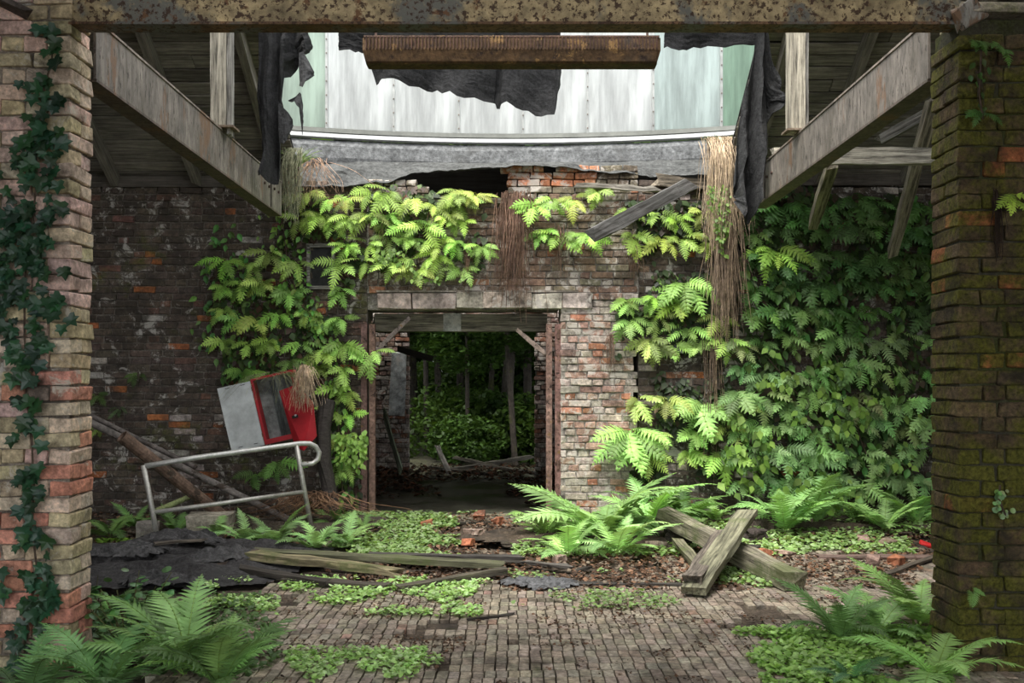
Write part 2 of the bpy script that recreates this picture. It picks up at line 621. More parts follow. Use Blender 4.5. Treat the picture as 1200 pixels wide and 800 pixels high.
# wall over the doorway with the lime-washed pier
wc = slabs('wall_doorway', [(DX0, DX1, YB, YB + 0.42, ZL1, 3.45), (DX1 + 0.02, PX1 - 0.06, YB - 0.05, YB + 0.42, -0.1, ZL1), (DX1, PX1, YB, YB + 0.42, ZL1, 3.62), (DX0 - 0.0, DX1, YB + 0.05, YB + 0.42, ZL0, ZL1)],
           M_mortar, (0.42, 0.38, 0.34), 'brick wall over the doorway with its lime-washed pier')
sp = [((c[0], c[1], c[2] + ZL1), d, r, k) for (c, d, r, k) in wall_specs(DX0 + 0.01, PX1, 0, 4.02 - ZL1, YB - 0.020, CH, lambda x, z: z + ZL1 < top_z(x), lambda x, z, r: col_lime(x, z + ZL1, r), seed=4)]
pier_edge = lambda z: 0.035 * math.sin(z * 9) + 0.02 * math.sin(z * 23)
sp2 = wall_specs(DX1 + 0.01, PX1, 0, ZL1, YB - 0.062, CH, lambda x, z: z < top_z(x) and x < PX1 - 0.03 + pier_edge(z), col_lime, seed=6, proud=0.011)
# a red course that sits on top
def col_top(s):
    c, d, r, col = s
    if c[2] > 3.66 and PX(597, YW) < c[0] < PX(700, YW):
        col = jig((0.56, 0.24, 0.13), R)
    return (c, d, r, col)
sp = [col_top(s) for s in sp + sp2]
lay_bricks(wc, sp, M_brick_mid, lambda s: (0 if s[0][0] > DX1 else 1, -s[1][0]))
# stone lintel blocks: parts of that wall
x = PX(443, YW)
rl = random.Random(12)
while x < PX(692, YW):
    w = rl.uniform(0.22, 0.55)
    w = min(w, PX(694, YW) - x)
    g = brick_geo(w - 0.008, 0.14, ZL1 - ZL0 - 0.012, rl, 0.008)
    MB().add(*g).build('lintel_stone', M_lint, wc, (x + w / 2, YB - 0.01 - rl.uniform(0, 0.015), (ZL0 + ZL1) / 2 + rl.uniform(-.004, .004)), color=jig((0.62, 0.53, 0.46), rl, 0.2))
    x += w
# a thin projecting course over the lintel
mb = MB()
mb.box((PX(560, YW), YB - 0.03, ZL1 + 0.012), (PX(680, YW) - PX(445, YW), 0.12, 0.02))
mb.build('lintel_ledge', M_lint, wc, color=(0.30, 0.26, 0.22))

# right part of the wall, mostly overgrown
wr = slab('wall_right', PX1, 5.2, YB, YB + 0.42, -0.1, 3.64, M_mortar, MORT, 'overgrown dark brick wall right of the doorway')
sp = wall_specs(PX1, 5.2, 0, 3.9, YB - 0.012, CH, lambda x, z: z < 3.70 + top_n(x), lambda x, z, r: col_lime(x, z, r) if x < PX(800, YW) and r.random() < 0.35 else col_dark(x, z, r), seed=8)
lay_bricks(wr, sp, M_brick_dark, lambda s: (0 if s[0][0] < PX(860, YW) or s[0][2] < 0.6 else 1, -s[1][0], s[0][0]))

# unseen hall sides and front roof, added to keep open sky light off
slab('wall_unseen_left', -6.2, -6.0, -1.5, YW + 0.4, -0.1, 5.6, M_plaster, (0.16, 0.14, 0.12), 'dark side wall of the hall at left')
slab('wall_unseen_right', 6.0, 6.2, -1.5, YW + 0.4, -0.1, 5.6, M_plaster, (0.14, 0.13, 0.10), 'dark side wall of the hall at right')
slab('wall_end_left', -6.0, -5.2, YB, YB + 0.4, -0.1, 3.7, M_mortar, MORT, 'end stretch of dark wall past the left pillar')
slab('wall_end_right', 5.2, 6.0, YB, YB + 0.4, -0.1, 3.7, M_mortar, MORT, 'end stretch of dark wall past the right pillar')
slab('ceiling', -6.1, 6.1, -1.5, 4.7, 4.05, 4.2, M_roofwood, (0.12, 0.10, 0.085), 'timber ceiling over the near bay')

# ------------------------------------------------------------------ side roofs
SL = 0.68                                  # roof pitch, falling towards the wall
roofz = lambda y: 3.80 + SL * (YW - y)
ang = math.atan(SL)


def roof(name, x0, x1, label, seed, tone):
    root = empty(name, ((x0 + x1) / 2, YW, roofz(YW)))
    tag(root, label, kind='structure')
    rr = random.Random(seed)
    L = 3.6
    s = -0.25
    along = Vector((0, -math.cos(ang), math.sin(ang)))
    w = x1 - x0
    while s < L:
        bw = rr.uniform(0.13, 0.17)
        parts = [(-w / 2, rr.uniform(-0.3, 0.3) * w), None]
        parts = [(-w / 2, parts[0][1]), (parts[0][1], w / 2)]
        for a, e in parts:
            mb = MB()
            g = brick_geo(e - a - 0.006, bw - 0.012, 0.024, rr, 0.004)
            mb.add(*g)
            t = tone * rr.uniform(0.7, 1.35)
            o = mb.build('plank', M_roofwood, root, Vector(((a + e) / 2, 0, 0)) + along * (s + bw / 2) + Vector((0, 0, 0.02 + rr.uniform(-.004, .004))),
                         color=(0.26 * t, 0.235 * t, 0.20 * t), rot=(-ang + rr.uniform(-.02, .02), rr.uniform(-.003, .003), 0))
        s += bw
    # roof covering above the boards, and the level part towards the front
    mb = MB()
    Mx = Matrix.Rotation(-ang, 4, 'X')
    mb.box((0, -L / 2 + 0.1, 0.05), (w, L + 0.5, 0.02), Mx)
    mb.build('felt_cover', M_felt, root, color=(0.03, 0.03, 0.03))
    ye = YW - L * math.cos(ang)
    ze = L * math.sin(ang)
    mb = MB().box((0, (4.7 - YW - (YW - ye)) / 2, ze + 0.05), (w, ye - 4.7 + 0.1, 0.05))
    mb.build('level_boarding', M_roofwood, root, color=(0.2, 0.18, 0.16))
    mb = MB().box((0, 4.72 - YW, (4.05 - roofz(YW) + ze) / 2), (w, 0.05, ze - 4.05 + roofz(YW) + 0.1))
    mb.build('front_boarding', M_roofwood, root, color=(0.2, 0.18, 0.16))
    return root


def beam_between(name, a, b_, w, h, mat, color, parent=None, up=Vector((0, 0, 1)), rag=0.004, seed=1, label=None, cat=None, group=None):
    """squared timber from a to b; local X runs along it"""
    a, b_ = Vector(a), Vector(b_)
    d = (b_ - a)
    L = d.length
    d.normalize()
    s = up.cross(d)
    s = s.normalized() if s.length > 1e-5 else d.orthogonal().normalized()
    u = d.cross(s)
    rot = Matrix((d, s, u)).transposed().to_euler()
    rr = random.Random(seed)
    mb = MB()
    n = max(2, min(10, int(L / 0.18)))
    vs, fs = [], []
    for i in range(n + 1):
        x = -L / 2 + L * i / n
        e = rag * (3 if i in (0, n) else 1)
        for (sy, sz) in ((-1, -1), (1, -1), (1, 1), (-1, 1)):
            vs.append((x + (rr.uniform(-e, e) * 3 if i in (0, n) else 0), sy * w / 2 + rr.uniform(-rag, rag), sz * h / 2 + rr.uniform(-rag, rag)))
    for i in range(n):
        for k in range(4):
            k2 = (k + 1) % 4
            fs.append((i * 4 + k, i * 4 + k2, (i + 1) * 4 + k2, (i + 1) * 4 + k))
    fs.append((3, 2, 1, 0)); fs.append(tuple(n * 4 + k for k in range(4)))
    mb.add(vs, fs)
    mid = (a + b_) / 2
    o = mb.build(name, mat, parent, mid - (parent.location if parent is not None else Vector()), color=color, rot=rot)
    return tag(o, label, cat, group)


GX = 2.32
rfl = roof('ceiling_left', -6.0, -GX - 0.02, 'boarded roof over the left side of the hall', 21, 1.0)
rfr = roof('ceiling_right', GX + 0.02, 6.0, 'boarded roof over the right side of the hall', 22, 1.0)
for k, xx in enumerate((-5.6, -4.35, -3.45, -2.55)):
    beam_between('rafter', (xx, YW - 0.02, roofz(YW) - 0.07), (xx, 7.35, roofz(7.35) - 0.07), 0.085, 0.13, M_roofwood, (0.30, 0.27, 0.23), rfl, seed=k)
for k, xx in enumerate((2.6, 3.35, 4.3, 5.5)):
    beam_between('rafter', (xx, YW - 0.02, roofz(YW) - 0.07), (xx, 7.35, roofz(7.35) - 0.07), 0.085, 0.13, M_roofwood, (0.30, 0.27, 0.23), rfr, seed=k + 9)
# wall plates
beam_between('wall_plate', (-6, YW + 0.06, 3.72), (PX(350, YW), YW + 0.06, 3.72), 0.14, 0.12, M_roofwood, (0.16, 0.14, 0.12), rfl)
beam_between('wall_plate', (PX(850, YW), YW + 0.06, 3.74), (6, YW + 0.06, 3.74), 0.14, 0.12, M_roofwood, (0.16, 0.14, 0.12), rfr)

# ------------------------------------------------------------------ pillars
def pillar(name, x0, x1, y0, y1, z1, colf, mat, mmat, mcol, label, seed, ch=0.083, rough_edge=0.0):
    rr = random.Random(seed)
    root = slab(name, x0 + 0.021, x1 - 0.021, y0 + 0.021, y1 - 0.021, -0.1, z1, mmat, mcol, label)
    root['kind'] = 'structure'
    specs = []
    W, D = x1 - x0, y1 - y0
    for r in range(int(z1 / ch)):
        z = (r + 0.5) * ch
        if r % 2 == 0:                    # stretchers along the front, two leaves deep
            n = max(1, round(W / 0.245))
            for yy in (y0 + D / 4, y1 - D / 4):
                for i in range(n):
                    w = W / n
                    cx = x0 + (i + 0.5) * w
                    specs.append(((cx + rr.uniform(-.006, .006), yy + rr.uniform(-.005, .005), z), (round(w - 0.010, 3), round(D / 2 - 0.004, 3), ch - 0.010), 0, colf(cx, z, rr)))
        else:                             # headers through the pillar
            n = max(1, round(W / 0.124))
            for i in range(n):
                w = W / n
                cx = x0 + (i + 0.5) * w
                specs.append(((cx + rr.uniform(-.005, .005), (y0 + y1) / 2 + rr.uniform(-.007, .007), z), (round(w - 0.010, 3), round(D - 0.002, 3), ch - 0.010), 0, colf(cx, z, rr)))
    lay_bricks(root, specs, mat, lambda s: (0 if s[0][1] < (y0 + y1) / 2 + .02 else 1, s[0][2] > 3.4, -s[1][0]))
    return root


LPY0, LPY1 = 4.90, 5.15
RPY0, RPY1 = 4.88, 5.20
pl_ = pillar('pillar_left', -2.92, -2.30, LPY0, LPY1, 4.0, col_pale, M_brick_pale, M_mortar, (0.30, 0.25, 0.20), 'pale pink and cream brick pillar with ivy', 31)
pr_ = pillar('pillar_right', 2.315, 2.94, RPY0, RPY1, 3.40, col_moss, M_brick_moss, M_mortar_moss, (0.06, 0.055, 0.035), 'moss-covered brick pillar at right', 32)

# ------------------------------------------------------------------ steel
def isection(w, h, t, M=None):
    mb = MB()
    mb.box((0, 0, h / 2 - t / 2), (1, w, t))
    mb.box((0, 0, -h / 2 + t / 2), (1, w, t))
    mb.box((0, 0, 0), (1, t, h - 2 * t))
    return mb


# front beam on the pillars
YF = 4.90
zb = P(0, 28, YF).z
bx0, bx1 = PX(80, YF), PX(1128, YF)
root = empty('steel_lintel_beam', ((bx0 + bx1) / 2, YF + 0.06, zb), 'wide rusty steel beam with flaking cream paint spanning the two brick pillars', 'beam')
L = bx1 - bx0
MB().box((0, -0.035, 0.15), (L, 0.012, 0.30)).build('web', M_beam, root, color=(0.36, 0.28, 0.16))
MB().box((0, 0.0, 0.006), (L, 0.12, 0.014)).build('bottom_flange', M_beam, root, color=(0.16, 0.09, 0.05))
MB().box((0, 0.0, 0.304), (L, 0.12, 0.014)).build('top_flange', M_beam, root, color=(0.25, 0.18, 0.11))
# right-hand pad and crumbled mortar cap on the right pillar
mb = MB()
rr = random.Random(3)
g = brick_geo(0.62, 0.3, 0.10, rr, 0.03)
mb.add(*g)
tag(mb.build('pillar_cap', M_stone, None, (2.66, 5.05, 3.46), color=(0.30, 0.26, 0.20)), 'crumbling mortar cap on top of the mossy right pillar', 'cap')
g = brick_geo(0.16, 0.05, 0.12, rr, 0.02)
o = MB().add(*g).build('steel_bracket', M_girder, None, (PX(1140, 4.86), 4.90, P(0, 18, 4.9).z), color=(0.35, 0.33, 0.30), rot=(0, -0.5, 0))
tag(o, 'pale bent steel bracket under the right end of the rusty beam', 'bracket')
# dark bracket at the top left corner
o = beam_between('steel_strut', P(-35, -18, 4.7), P(36, 18, 4.86), 0.10, 0.03, M_rust, (0.10, 0.08, 0.07), label='short dark steel strut at the top of the pale ivy-clad pillar', cat='strut')


def girder(x, side, label, seed):
    y0, y1 = 5.22, 9.42
    zt, zb_ = 3.525, 3.19
    if side > 0:
        y1 = 8.95 if False else 9.0
    root = empty('steel_girder', (x, (y0 + y1) / 2, (zt + zb_) / 2), label, 'girder', 'steel girders along the side roofs')
    L = y1 - y0
    h = zt - zb_
    MB().box((0, 0, 0), (0.014, L, h)).build('web', M_girder, root, color=(0.20, 0.175, 0.15))
    MB().box((side * 0.035, 0, h / 2), (0.10, L, 0.014)).build('top_flange', M_girder, root, color=(0.24, 0.20, 0.17))
    MB().box((side * 0.055, 0, -h / 2), (0.13, L, 0.016)).build('bottom_flange', M_girder, root, color=(0.13, 0.10, 0.08))
    MB().box((-side * 0.012, L / 2 - 0.42, 0), (0.012, 0.02, h - 0.02)).build('splice_plate', M_girder, root, color=(0.10, 0.085, 0.07))
    for k in range(4):
        yy = L / 2 - 0.30 + (k % 2) * 0.16 - (k // 2) * 0.36
        o = MB().tube([(-side * 0.006, yy, 0.04 - (k // 2) * 0.02), (-side * 0.022, yy, 0.04 - (k // 2) * 0.02)], 0.014, 6).build('bolt', M_rust, root, color=(0.08, 0.05, 0.04))
    return root


girder(-2.32, -1, 'grey and rusty steel girder running from the pale left pillar to the wall', 1)
girder(2.32, 1, 'grey and rusty steel girder running from the mossy right pillar to the wall', 2)


def post(px, x, label):
    Y = x * F / (px - 600)
    root = empty('roof_post', (x, Y, 3.54), label, 'post', 'posts between girder and roof')
    H = min(roofz(Y), roofz(YW) + 3.6 * math.sin(ang)) - 3.54 - 0.02
    beam_between('post_face', Vector((x - 0.02, Y, 3.55)), Vector((x - 0.02, Y, 3.54 + H)), 0.13, 0.12, M_wood, (0.66, 0.60, 0.48), root, rag=0.002, up=Vector((1, 0, 0)))
    beam_between('edge_board', Vector((x + 0.06, Y + 0.01, 3.50)), Vector((x + 0.06, Y + 0.01, 3.54 + H)), 0.10, 0.03, M_wood, (0.44, 0.42, 0.38), root, rag=0.002, up=Vector((1, 0, 0)))
    MB().box((0.0, 0, 0.008), (0.22, 0.17, 0.016)).build('foot_plate', M_rust, root, color=(0.24, 0.18, 0.13))
    for s in (-1, 1):
        beam_between('brace', Vector((x + s * 0.03, Y, 3.54 + H - 0.52)), Vector((x + s * 0.42, Y, 3.54 + H - 0.04)), 0.05, 0.07, M_wood, (0.40, 0.38, 0.34), root)
    return root


post(261, -2.32, 'pale weathered post standing on the left girder')
post(935, 2.32, 'pale weathered post standing on the right girder')

# loose timbers under the right roof
def timber(a, b_, w, h, label, color=(0.42, 0.38, 0.31), mat=None, seed=1, name='timber', cat='timber', group=None, rag=0.006):
    return beam_between(name, a, b_, w, h, mat or M_wood, color, None, seed=seed, label=label, cat=cat, group=group, rag=rag)


timber((2.34, 8.3, P(0, 183, 8.3).z), P(1096, 183, 8.3), 0.05, 0.145, 'pale grey horizontal board hung under the right roof behind the girder', (0.60, 0.56, 0.46), seed=3, name='board', cat='board')
timber(P(1094, 118, 8.42), P(1046, 296, 9.95), 0.10, 0.11, 'longer slanting strut beside the mossy pillar, in front of the shaded ferns', (0.36, 0.31, 0.24), seed=4)
timber(P(976, 190, 8.55), P(953, 262, 9.9), 0.10, 0.11, 'shorter slanting strut below the pale board under the right roof', (0.34, 0.30, 0.22), seed=5)
timber(P(1096, 128, 8.9), P(1030, 165, 9.3), 0.05, 0.10, 'thin grey lath slanting behind the right girder end', (0.3, 0.28, 0.25), seed=6, name='lath', cat='board')

# ------------------------------------------------------------------ lantern with frosted panes, kerb and flashing
sky_root = empty('skylight', (0, 11, 4.36), None)
tag(sky_root, 'curved lantern of tall frosted panes above the wall', kind='structure')
arcY = lambda x: 11.0 - 0.056 * x * x
xs = [0.13 + 0.75 * k for k in range(-5, 6)]
zt = 6.3
for k in range(len(xs) - 1):
    a = Vector((xs[k], arcY(xs[k]), 0)); b2 = Vector((xs[k + 1], arcY(xs[k + 1]), 0))
    mid = (a + b2) / 2
    w = (b2 - a).length
    rz = math.atan2(b2.y - a.y, b2.x - a.x)
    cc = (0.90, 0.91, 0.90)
    if mid.x > 1.6: cc = (0.74, 0.80, 0.78)  # end panes tinted green for the trees showing through
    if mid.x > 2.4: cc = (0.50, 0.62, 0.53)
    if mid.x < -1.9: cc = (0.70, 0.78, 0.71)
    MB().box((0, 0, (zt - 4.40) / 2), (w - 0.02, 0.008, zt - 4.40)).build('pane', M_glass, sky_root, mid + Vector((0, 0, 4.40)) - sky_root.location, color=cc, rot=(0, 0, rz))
for k in range(len(xs)):
    a = Vector((xs[k], arcY(xs[k]) - 0.012, 4.40))
    MB().box((0, 0, (zt - 4.4) / 2), (0.028, 0.035, zt - 4.4)).build('glazing_bar', M_paint, sky_root, a - sky_root.location, color=(0.36, 0.37, 0.36))
    mbb = MB()
    for q in range(9):
        mbb.tube([(0, -0.018, 0.08 + 0.16 * q), (0, -0.026, 0.08 + 0.16 * q)], 0.008, 6)
    oo = mbb.build('rivet', M_rust, sky_root, a - sky_root.location, color=(0.15, 0.12, 0.10)); oo['kind'] = 'stuff'


def arc_strip(name, mat, color, prof, x0=-3.7, x1=3.9, n=60, rough=0.0, parent=None, seed=0, thick=0.0):
    """sweep a profile [(dy, z)] along the lantern's arc"""
    mb = MB()
    m = len(prof)
    for i in range(n + 1):
        x = x0 + (x1 - x0) * i / n
        for j, (dy, z) in enumerate(prof):
            e = rough * (fbm(x * 1.3, j * 0.7, seed, 1.0))
            e2 = rough * (fbm(x * 1.1, j * 0.7, seed + 9, 1.2))
            mb.v.append((x, arcY(x) + dy + e, z + e2)); mb.c.append((1, 1, 1))
    for i in range(n):
        for j in range(m - 1):
            a = i * m + j
            mb.f.append((a, a + m, a + m + 1, a + 1))
    o = mb.build(name, mat, parent, (0, 0, 0) if parent is None else -parent.location, smooth=False, color=color)
    if thick:
        md = o.modifiers.new('thickness', 'SOLIDIFY'); md.thickness = thick
    return o


arc_strip('sill', M_paint, (0.14, 0.145, 0.13), [(0.02, 4.44), (-0.05, 4.42), (-0.06, 4.37), (-0.02, 4.36)], parent=sky_root)
arc_strip('flashing', M_paint, (0.40, 0.41, 0.41), [(-0.03, 4.365), (-0.10, 4.345), (-0.115, 4.30), (-0.08, 4.285)], parent=sky_root)
arc_strip('apron_board', M_feltgrey, (0.15, 0.154, 0.157), [(-0.07, 4.28), (-0.13, 4.20), (-0.15, 4.06), (-0.14, 4.00)], parent=sky_root, rough=0.012)
# draped felt below the apron
def drape_profile(x, v, r0):
    """sagging lower sheet hung from the apron to the top of the wall"""
    return r0


mb = MB()
n, m = 110, 16
for i in range(n + 1):
    x = -2.75 + 5.0 * i / n
    sag = 0.05 * fbm(x, 2, 0, 0.8)
    low = float(np.interp(x, [PX(q, YW) for q in (330, 420, 480, 540, 600, 700, 850)], [3.60, 3.62, 3.76, 3.78, 3.83, 3.84, 3.80]))
    lowz = low + sag + 0.03 * fbm(x, 7, 0, 4)
    for j in range(m + 1):
        t = j / m
        y = (arcY(x) - 0.10) * (1 - t) + (YW - 0.06 + 0.12 * (1 - t)) * t + 0.07 * fbm(x * 1.5, t * 2.2 + x * 0.5, 4, 1.4) * (0.3 + t)
        z = 4.07 * (1 - t) + lowz * t + 0.035 * math.sin(t * 9 + x * 0.8) * t
        mb.v.append((x, y, z)); mb.c.append((1, 1, 1))
for i in range(n):
    for j in range(m):
        a = i * (m + 1) + j
        mb.f.append((a, a + m + 1, a + m + 2, a + 1))
o = mb.build('roofing_felt', M_feltgrey, color=(0.085, 0.087, 0.085))
md = o.modifiers.new('thickness', 'SOLIDIFY'); md.thickness = 0.006
tag(o, 'grey sagging roofing felt draped between the frosted panes and the wall top', 'roofing felt')
slab('wall_void_shade', -5.2, 5.2, 11.12, 11.18, 2.9, 4.3, M_char, (0.05, 0.045, 0.04), 'dark boarding of the roof void behind the wall top')  # dark slab added so the gap reads as an unlit void
# dark joist seen through the gap under the felt
timber((PX(470, 10.7), 10.75, 3.60), (PX(640, 10.7), 10.75, 3.60), 0.1, 0.12, 'dark joist end in the gap under the grey felt above the doorway', (0.07, 0.055, 0.045), mat=M_char, seed=7, name='joist', cat='timber')
timber((PX(495, YW), YW - 0.02, 3.52), (PX(585, YW), YW - 0.03, 3.50), 0.08, 0.05, 'crumbling pale board along the wall top beneath the dark gap', (0.40, 0.35, 0.27), seed=8, name='board', cat='board', rag=0.012)
timber((PX(672, YW), YW - 0.09, 3.66), (PX(772, YW), YW - 0.08, 3.62), 0.07, 0.045, 'splintered pale board lying on top of the wall under the red bricks', (0.46, 0.42, 0.36), seed=9, name='board', cat='board', rag=0.012)
timber((PX(770, YW), YW - 0.05, 3.72), (PX(850, YW), YW + 0.02, 3.68), 0.09, 0.12, 'rotten board end at the wall top beside the hanging grass', (0.30, 0.25, 0.19), seed=10, name='board', cat='board', rag=0.014)
# sloping dark board over the ferns
a, b2 = P(694, 276, 9.95), P(812, 214, 10.12)
timber(a, b2, 0.025, 0.15, 'dark grey board slanting down across the ferns above the right pier', (0.17, 0.165, 0.16), seed=11, name='board', cat='board', rag=0.01)

# ------------------------------------------------------------------ torn felt sheets
def torn_sheet(name, outline_top, cols, label, cat, seed, color=(0.024, 0.024, 0.025), fold=0.05, nv=22, mat=None, group=None, sub=1):
    """cols: list of (px, ytop, ybottom, Y) columns; makes one hanging torn sheet"""
    rr = random.Random(seed)
    mb = MB()
    # refine the columns
    C = []
    for i in range(len(cols) - 1):
        for k in range(sub):
            t = k / sub
            C.append([cols[i][q] * (1 - t) + cols[i + 1][q] * t for q in range(4)])
    C.append(list(cols[-1]))
    for i, (px, y0, y1, Y) in enumerate(C):
        y1 = y1 + rr.uniform(-2.5, 2.5)
        for j in range(nv + 1):
            t = j / nv
            py = y0 + (y1 - y0) * t
            p = P(px, py, Y)
            dy = fold * (math.sin(i * 1.9 / sub + 2.5 * t) + 0.8 * fbm(px * 0.03, t * 2.5, seed, 1.0)) * (0.3 + t)
            dx = fold * 0.6 * fbm(px * 0.02, t * 3, seed + 5, 1.0) * t
            mb.v.append((p.x + dx, p.y + dy, p.z)); mb.c.append((1, 1, 1))
    for i in range(len(C) - 1):
        for j in range(nv):
            a = i * (nv + 1) + j
            mb.f.append((a, a + 1, a + nv + 2, a + nv + 1))
    o = mb.build(name, mat or M_felt, color=color)
    md = o.modifiers.new('thickness', 'SOLIDIFY'); md.thickness = 0.005
    return tag(o, label, cat, group)


YS = 8.6
torn_sheet('torn_felt_sheet', 0, [(396, 20, 58, YS), (416, 20, 60, YS), (428, 20, 62, YS), (441, 20, 98, YS), (449, 20, 92, YS), (470, 20, 97, YS), (500, 20, 104, YS), (518, 20, 108, YS),
                                  (545, 20, 115, YS), (580, 20, 118, YS), (584, 20, 128, YS), (588, 20, 120, YS), (605, 20, 126, YS), (628, 20, 133, YS), (650, 20, 137, YS), (654, 20, 108, YS), (657, 20, 100, YS)],
           'large torn black felt sheet hanging behind the rusty ribbed lamp housing', 'roofing felt', 41, fold=0.035, sub=3)
torn_sheet('torn_felt_sheet', 0, [(779, 20, 55, YS), (790, 20, 60, YS), (805, 20, 57, YS), (830, 20, 55, YS), (860, 20, 56, YS), (892, 20, 52, YS)],
           'short ragged strip of black felt at the top right of the frosted panes', 'roofing felt', 42, fold=0.02, sub=3)
YL = 8.35
torn_sheet('torn_felt_sheet', 0, [(302, 2, 205, YL), (308, 2, 205, YL), (316, 2, 212, YL), (324, 2, 213, YL), (329, 2, 160, YL), (334, 2, 92, YL), (342, 2, 78, YL), (350, 2, 70, YL), (357, 2, 66, YL), (361, 2, 60, YL)],
           'long black felt curtain hanging beside the left girder end', 'roofing felt', 43, fold=0.07, sub=2)
torn_sheet('torn_felt_scrap', 0, [(350, 62, 100, YL - .1), (355, 60, 101, YL - .1), (362, 72, 95, YL - .1), (368, 84, 90, YL - .1)],
           'small kite-shaped scrap of felt next to the long black felt curtain', 'roofing felt', 44, fold=0.02, nv=8, sub=2, color=(0.07, 0.07, 0.072))
torn_sheet('torn_felt_scrap', 0, [(338, 118, 118.5, YL - .15), (346, 113, 121, YL - .15), (351, 108, 128, YL - .15), (353, 110, 158, YL - .15), (354.5, 122, 150, YL - .15)],
           'pointed felt scrap dangling below the kite-shaped one', 'roofing felt', 45, fold=0.02, nv=8, sub=2, color=(0.07, 0.07, 0.072))
torn_sheet('torn_felt_scrap', 0, [(326, 118, 165, YL - .12), (332, 126, 169, YL - .12), (338, 132, 160, YL - .12), (343, 140, 146, YL - .12)],
           'perforated felt flap on the right edge of the long black felt curtain', 'roofing felt', 46, fold=0.02, nv=8, sub=2, color=(0.05, 0.05, 0.052))
YR = 8.5
torn_sheet('torn_felt_sheet', 0, [(862, 215, 235, YR), (866, 150, 255, YR), (871, 112, 262, YR), (878, 95, 262, YR), (884, 70, 240, YR), (890, 5, 232, YR), (895, 5, 150, YR), (905, 70, 135, YR), (915, 90, 128, YR)],
           'crumpled black felt strip hanging beside the right girder end', 'roofing felt', 47, fold=0.10, sub=3, color=(0.035, 0.035, 0.036))

for yy, lab in ((8.60, 'cross purlin above the torn black felt, hidden behind the steel beam'), (8.40, 'nearer cross purlin above the torn black felt, behind the steel beam')):
    timber((-2.9, yy, 4.93), (2.9, yy, 4.93), 0.08, 0.12, lab, (0.25, 0.22, 0.19), seed=12, name='purlin')

torn_sheet('torn_felt_strip', 0, [(836, 205, 330, YW - 0.10), (846, 195, 372, YW - 0.12), (858, 195, 350, YW - 0.12), (868, 205, 318, YW - 0.10)],
           'black felt strip behind the massive brown root bundle', 'roofing felt', 48, fold=0.04, sub=3, color=(0.03, 0.028, 0.027))

# ------------------------------------------------------------------ ribbed lamp housing
YH = 6.5
hx0, hx1 = PX(427, YH), PX(772, YH)
zt_, zm_, zb2 = P(0, 49, YH).z, P(0, 64, YH).z, P(0, 78, YH).z
root = empty('ribbed_lamp_housing', ((hx0 + hx1) / 2, YH, zb2), 'long rusty ribbed lamp housing hanging level below the steel beam', 'lamp')
LH = hx1 - hx0
hT, hM = zt_ - zb2, zm_ - zb2
mb = MB()
prof = [(-0.09, hT), (-0.10, hM), (-0.075, 0.012), (-0.06, 0.0), (0.06, 0.0), (0.075, 0.012), (0.10, hM), (0.09, hT)]
for x, sh in ((-LH / 2, 0), (-LH / 2 + 0.03, 1), (LH / 2 - 0.03, 1), (LH / 2, 0)):
    for (y, z) in prof:
        s = 1.0 if sh else 0.82
        mb.v.append((x + (0.02 if z < 0.02 and not sh and x < 0 else (-0.02 if z < 0.02 and not sh else 0)), y * s, z)); mb.c.append((1, 1, 1))
npf = len(prof)
for i in range(3):
    for k in range(npf - 1):
        a = i * npf + k
        mb.f.append((a, a + npf, a + npf + 1, a + 1))
mb.f.append(tuple(range(npf))); mb.f.append(tuple(3 * npf + k for k in range(npf))[::-1])
mb.build('trough', M_rust, root, color=(0.095, 0.055, 0.026))
MB().box((0, 0, hT + 0.004), (LH - 0.02, 0.19, 0.012)).build('top_plate', M_rust, root, color=(0.10, 0.06, 0.04))
nfin = 84
fin = MB().box((0, 0, 0), (0.006, 0.022, hT - hM - 0.004)).mesh('fin', M_rust)
for i in range(nfin):
    link('fin', fin, root, (-LH / 2 + 0.03 + (LH - 0.06) * i / (nfin - 1), -0.106, (hT + hM) / 2), color=(0.06, 0.028, 0.02))
for s in (-1, 1):
    MB().tube([(s * (LH / 2 - 0.08), 0, hT), (s * (LH / 2 - 0.08), 0, hT + 0.62)], 0.009, 6).build('hanger_rod', M_rust, root, color=(0.08, 0.05, 0.04))
# timber it hangs from, above the frame
o = timber((-2.6, YH, zt_ + 0.68), (2.6, YH, zt_ + 0.68), 0.09, 0.12, 'cross timber from which the ribbed lamp housing hangs', (0.3, 0.26, 0.22), seed=13)

# ------------------------------------------------------------------ door frame
def uprights(name, xs_, Y, h, label, col):
    root = empty(name, (xs_[0], Y, 0), label, 'door frame')
    for x in xs_:
        mb = MB()
        mb.box((x - xs_[0], 0, h / 2), (0.062, 0.008, h))
        mb.box((x - xs_[0] - 0.03, 0.03, h / 2), (0.006, 0.06, h))
        mb.box((x - xs_[0] + 0.03, 0.03, h / 2), (0.006, 0.06, h))
        mb.build('jamb', M_rust, root, color=jig(col, R, 0.12))
        for q in range(11):
            MB().tube([(x - xs_[0], -0.004, 0.18 + q * 0.2), (x - xs_[0], -0.013, 0.18 + q * 0.2)], 0.008, 6).build('rivet', M_rust, root, color=(0.25, 0.16, 0.12))
    return root


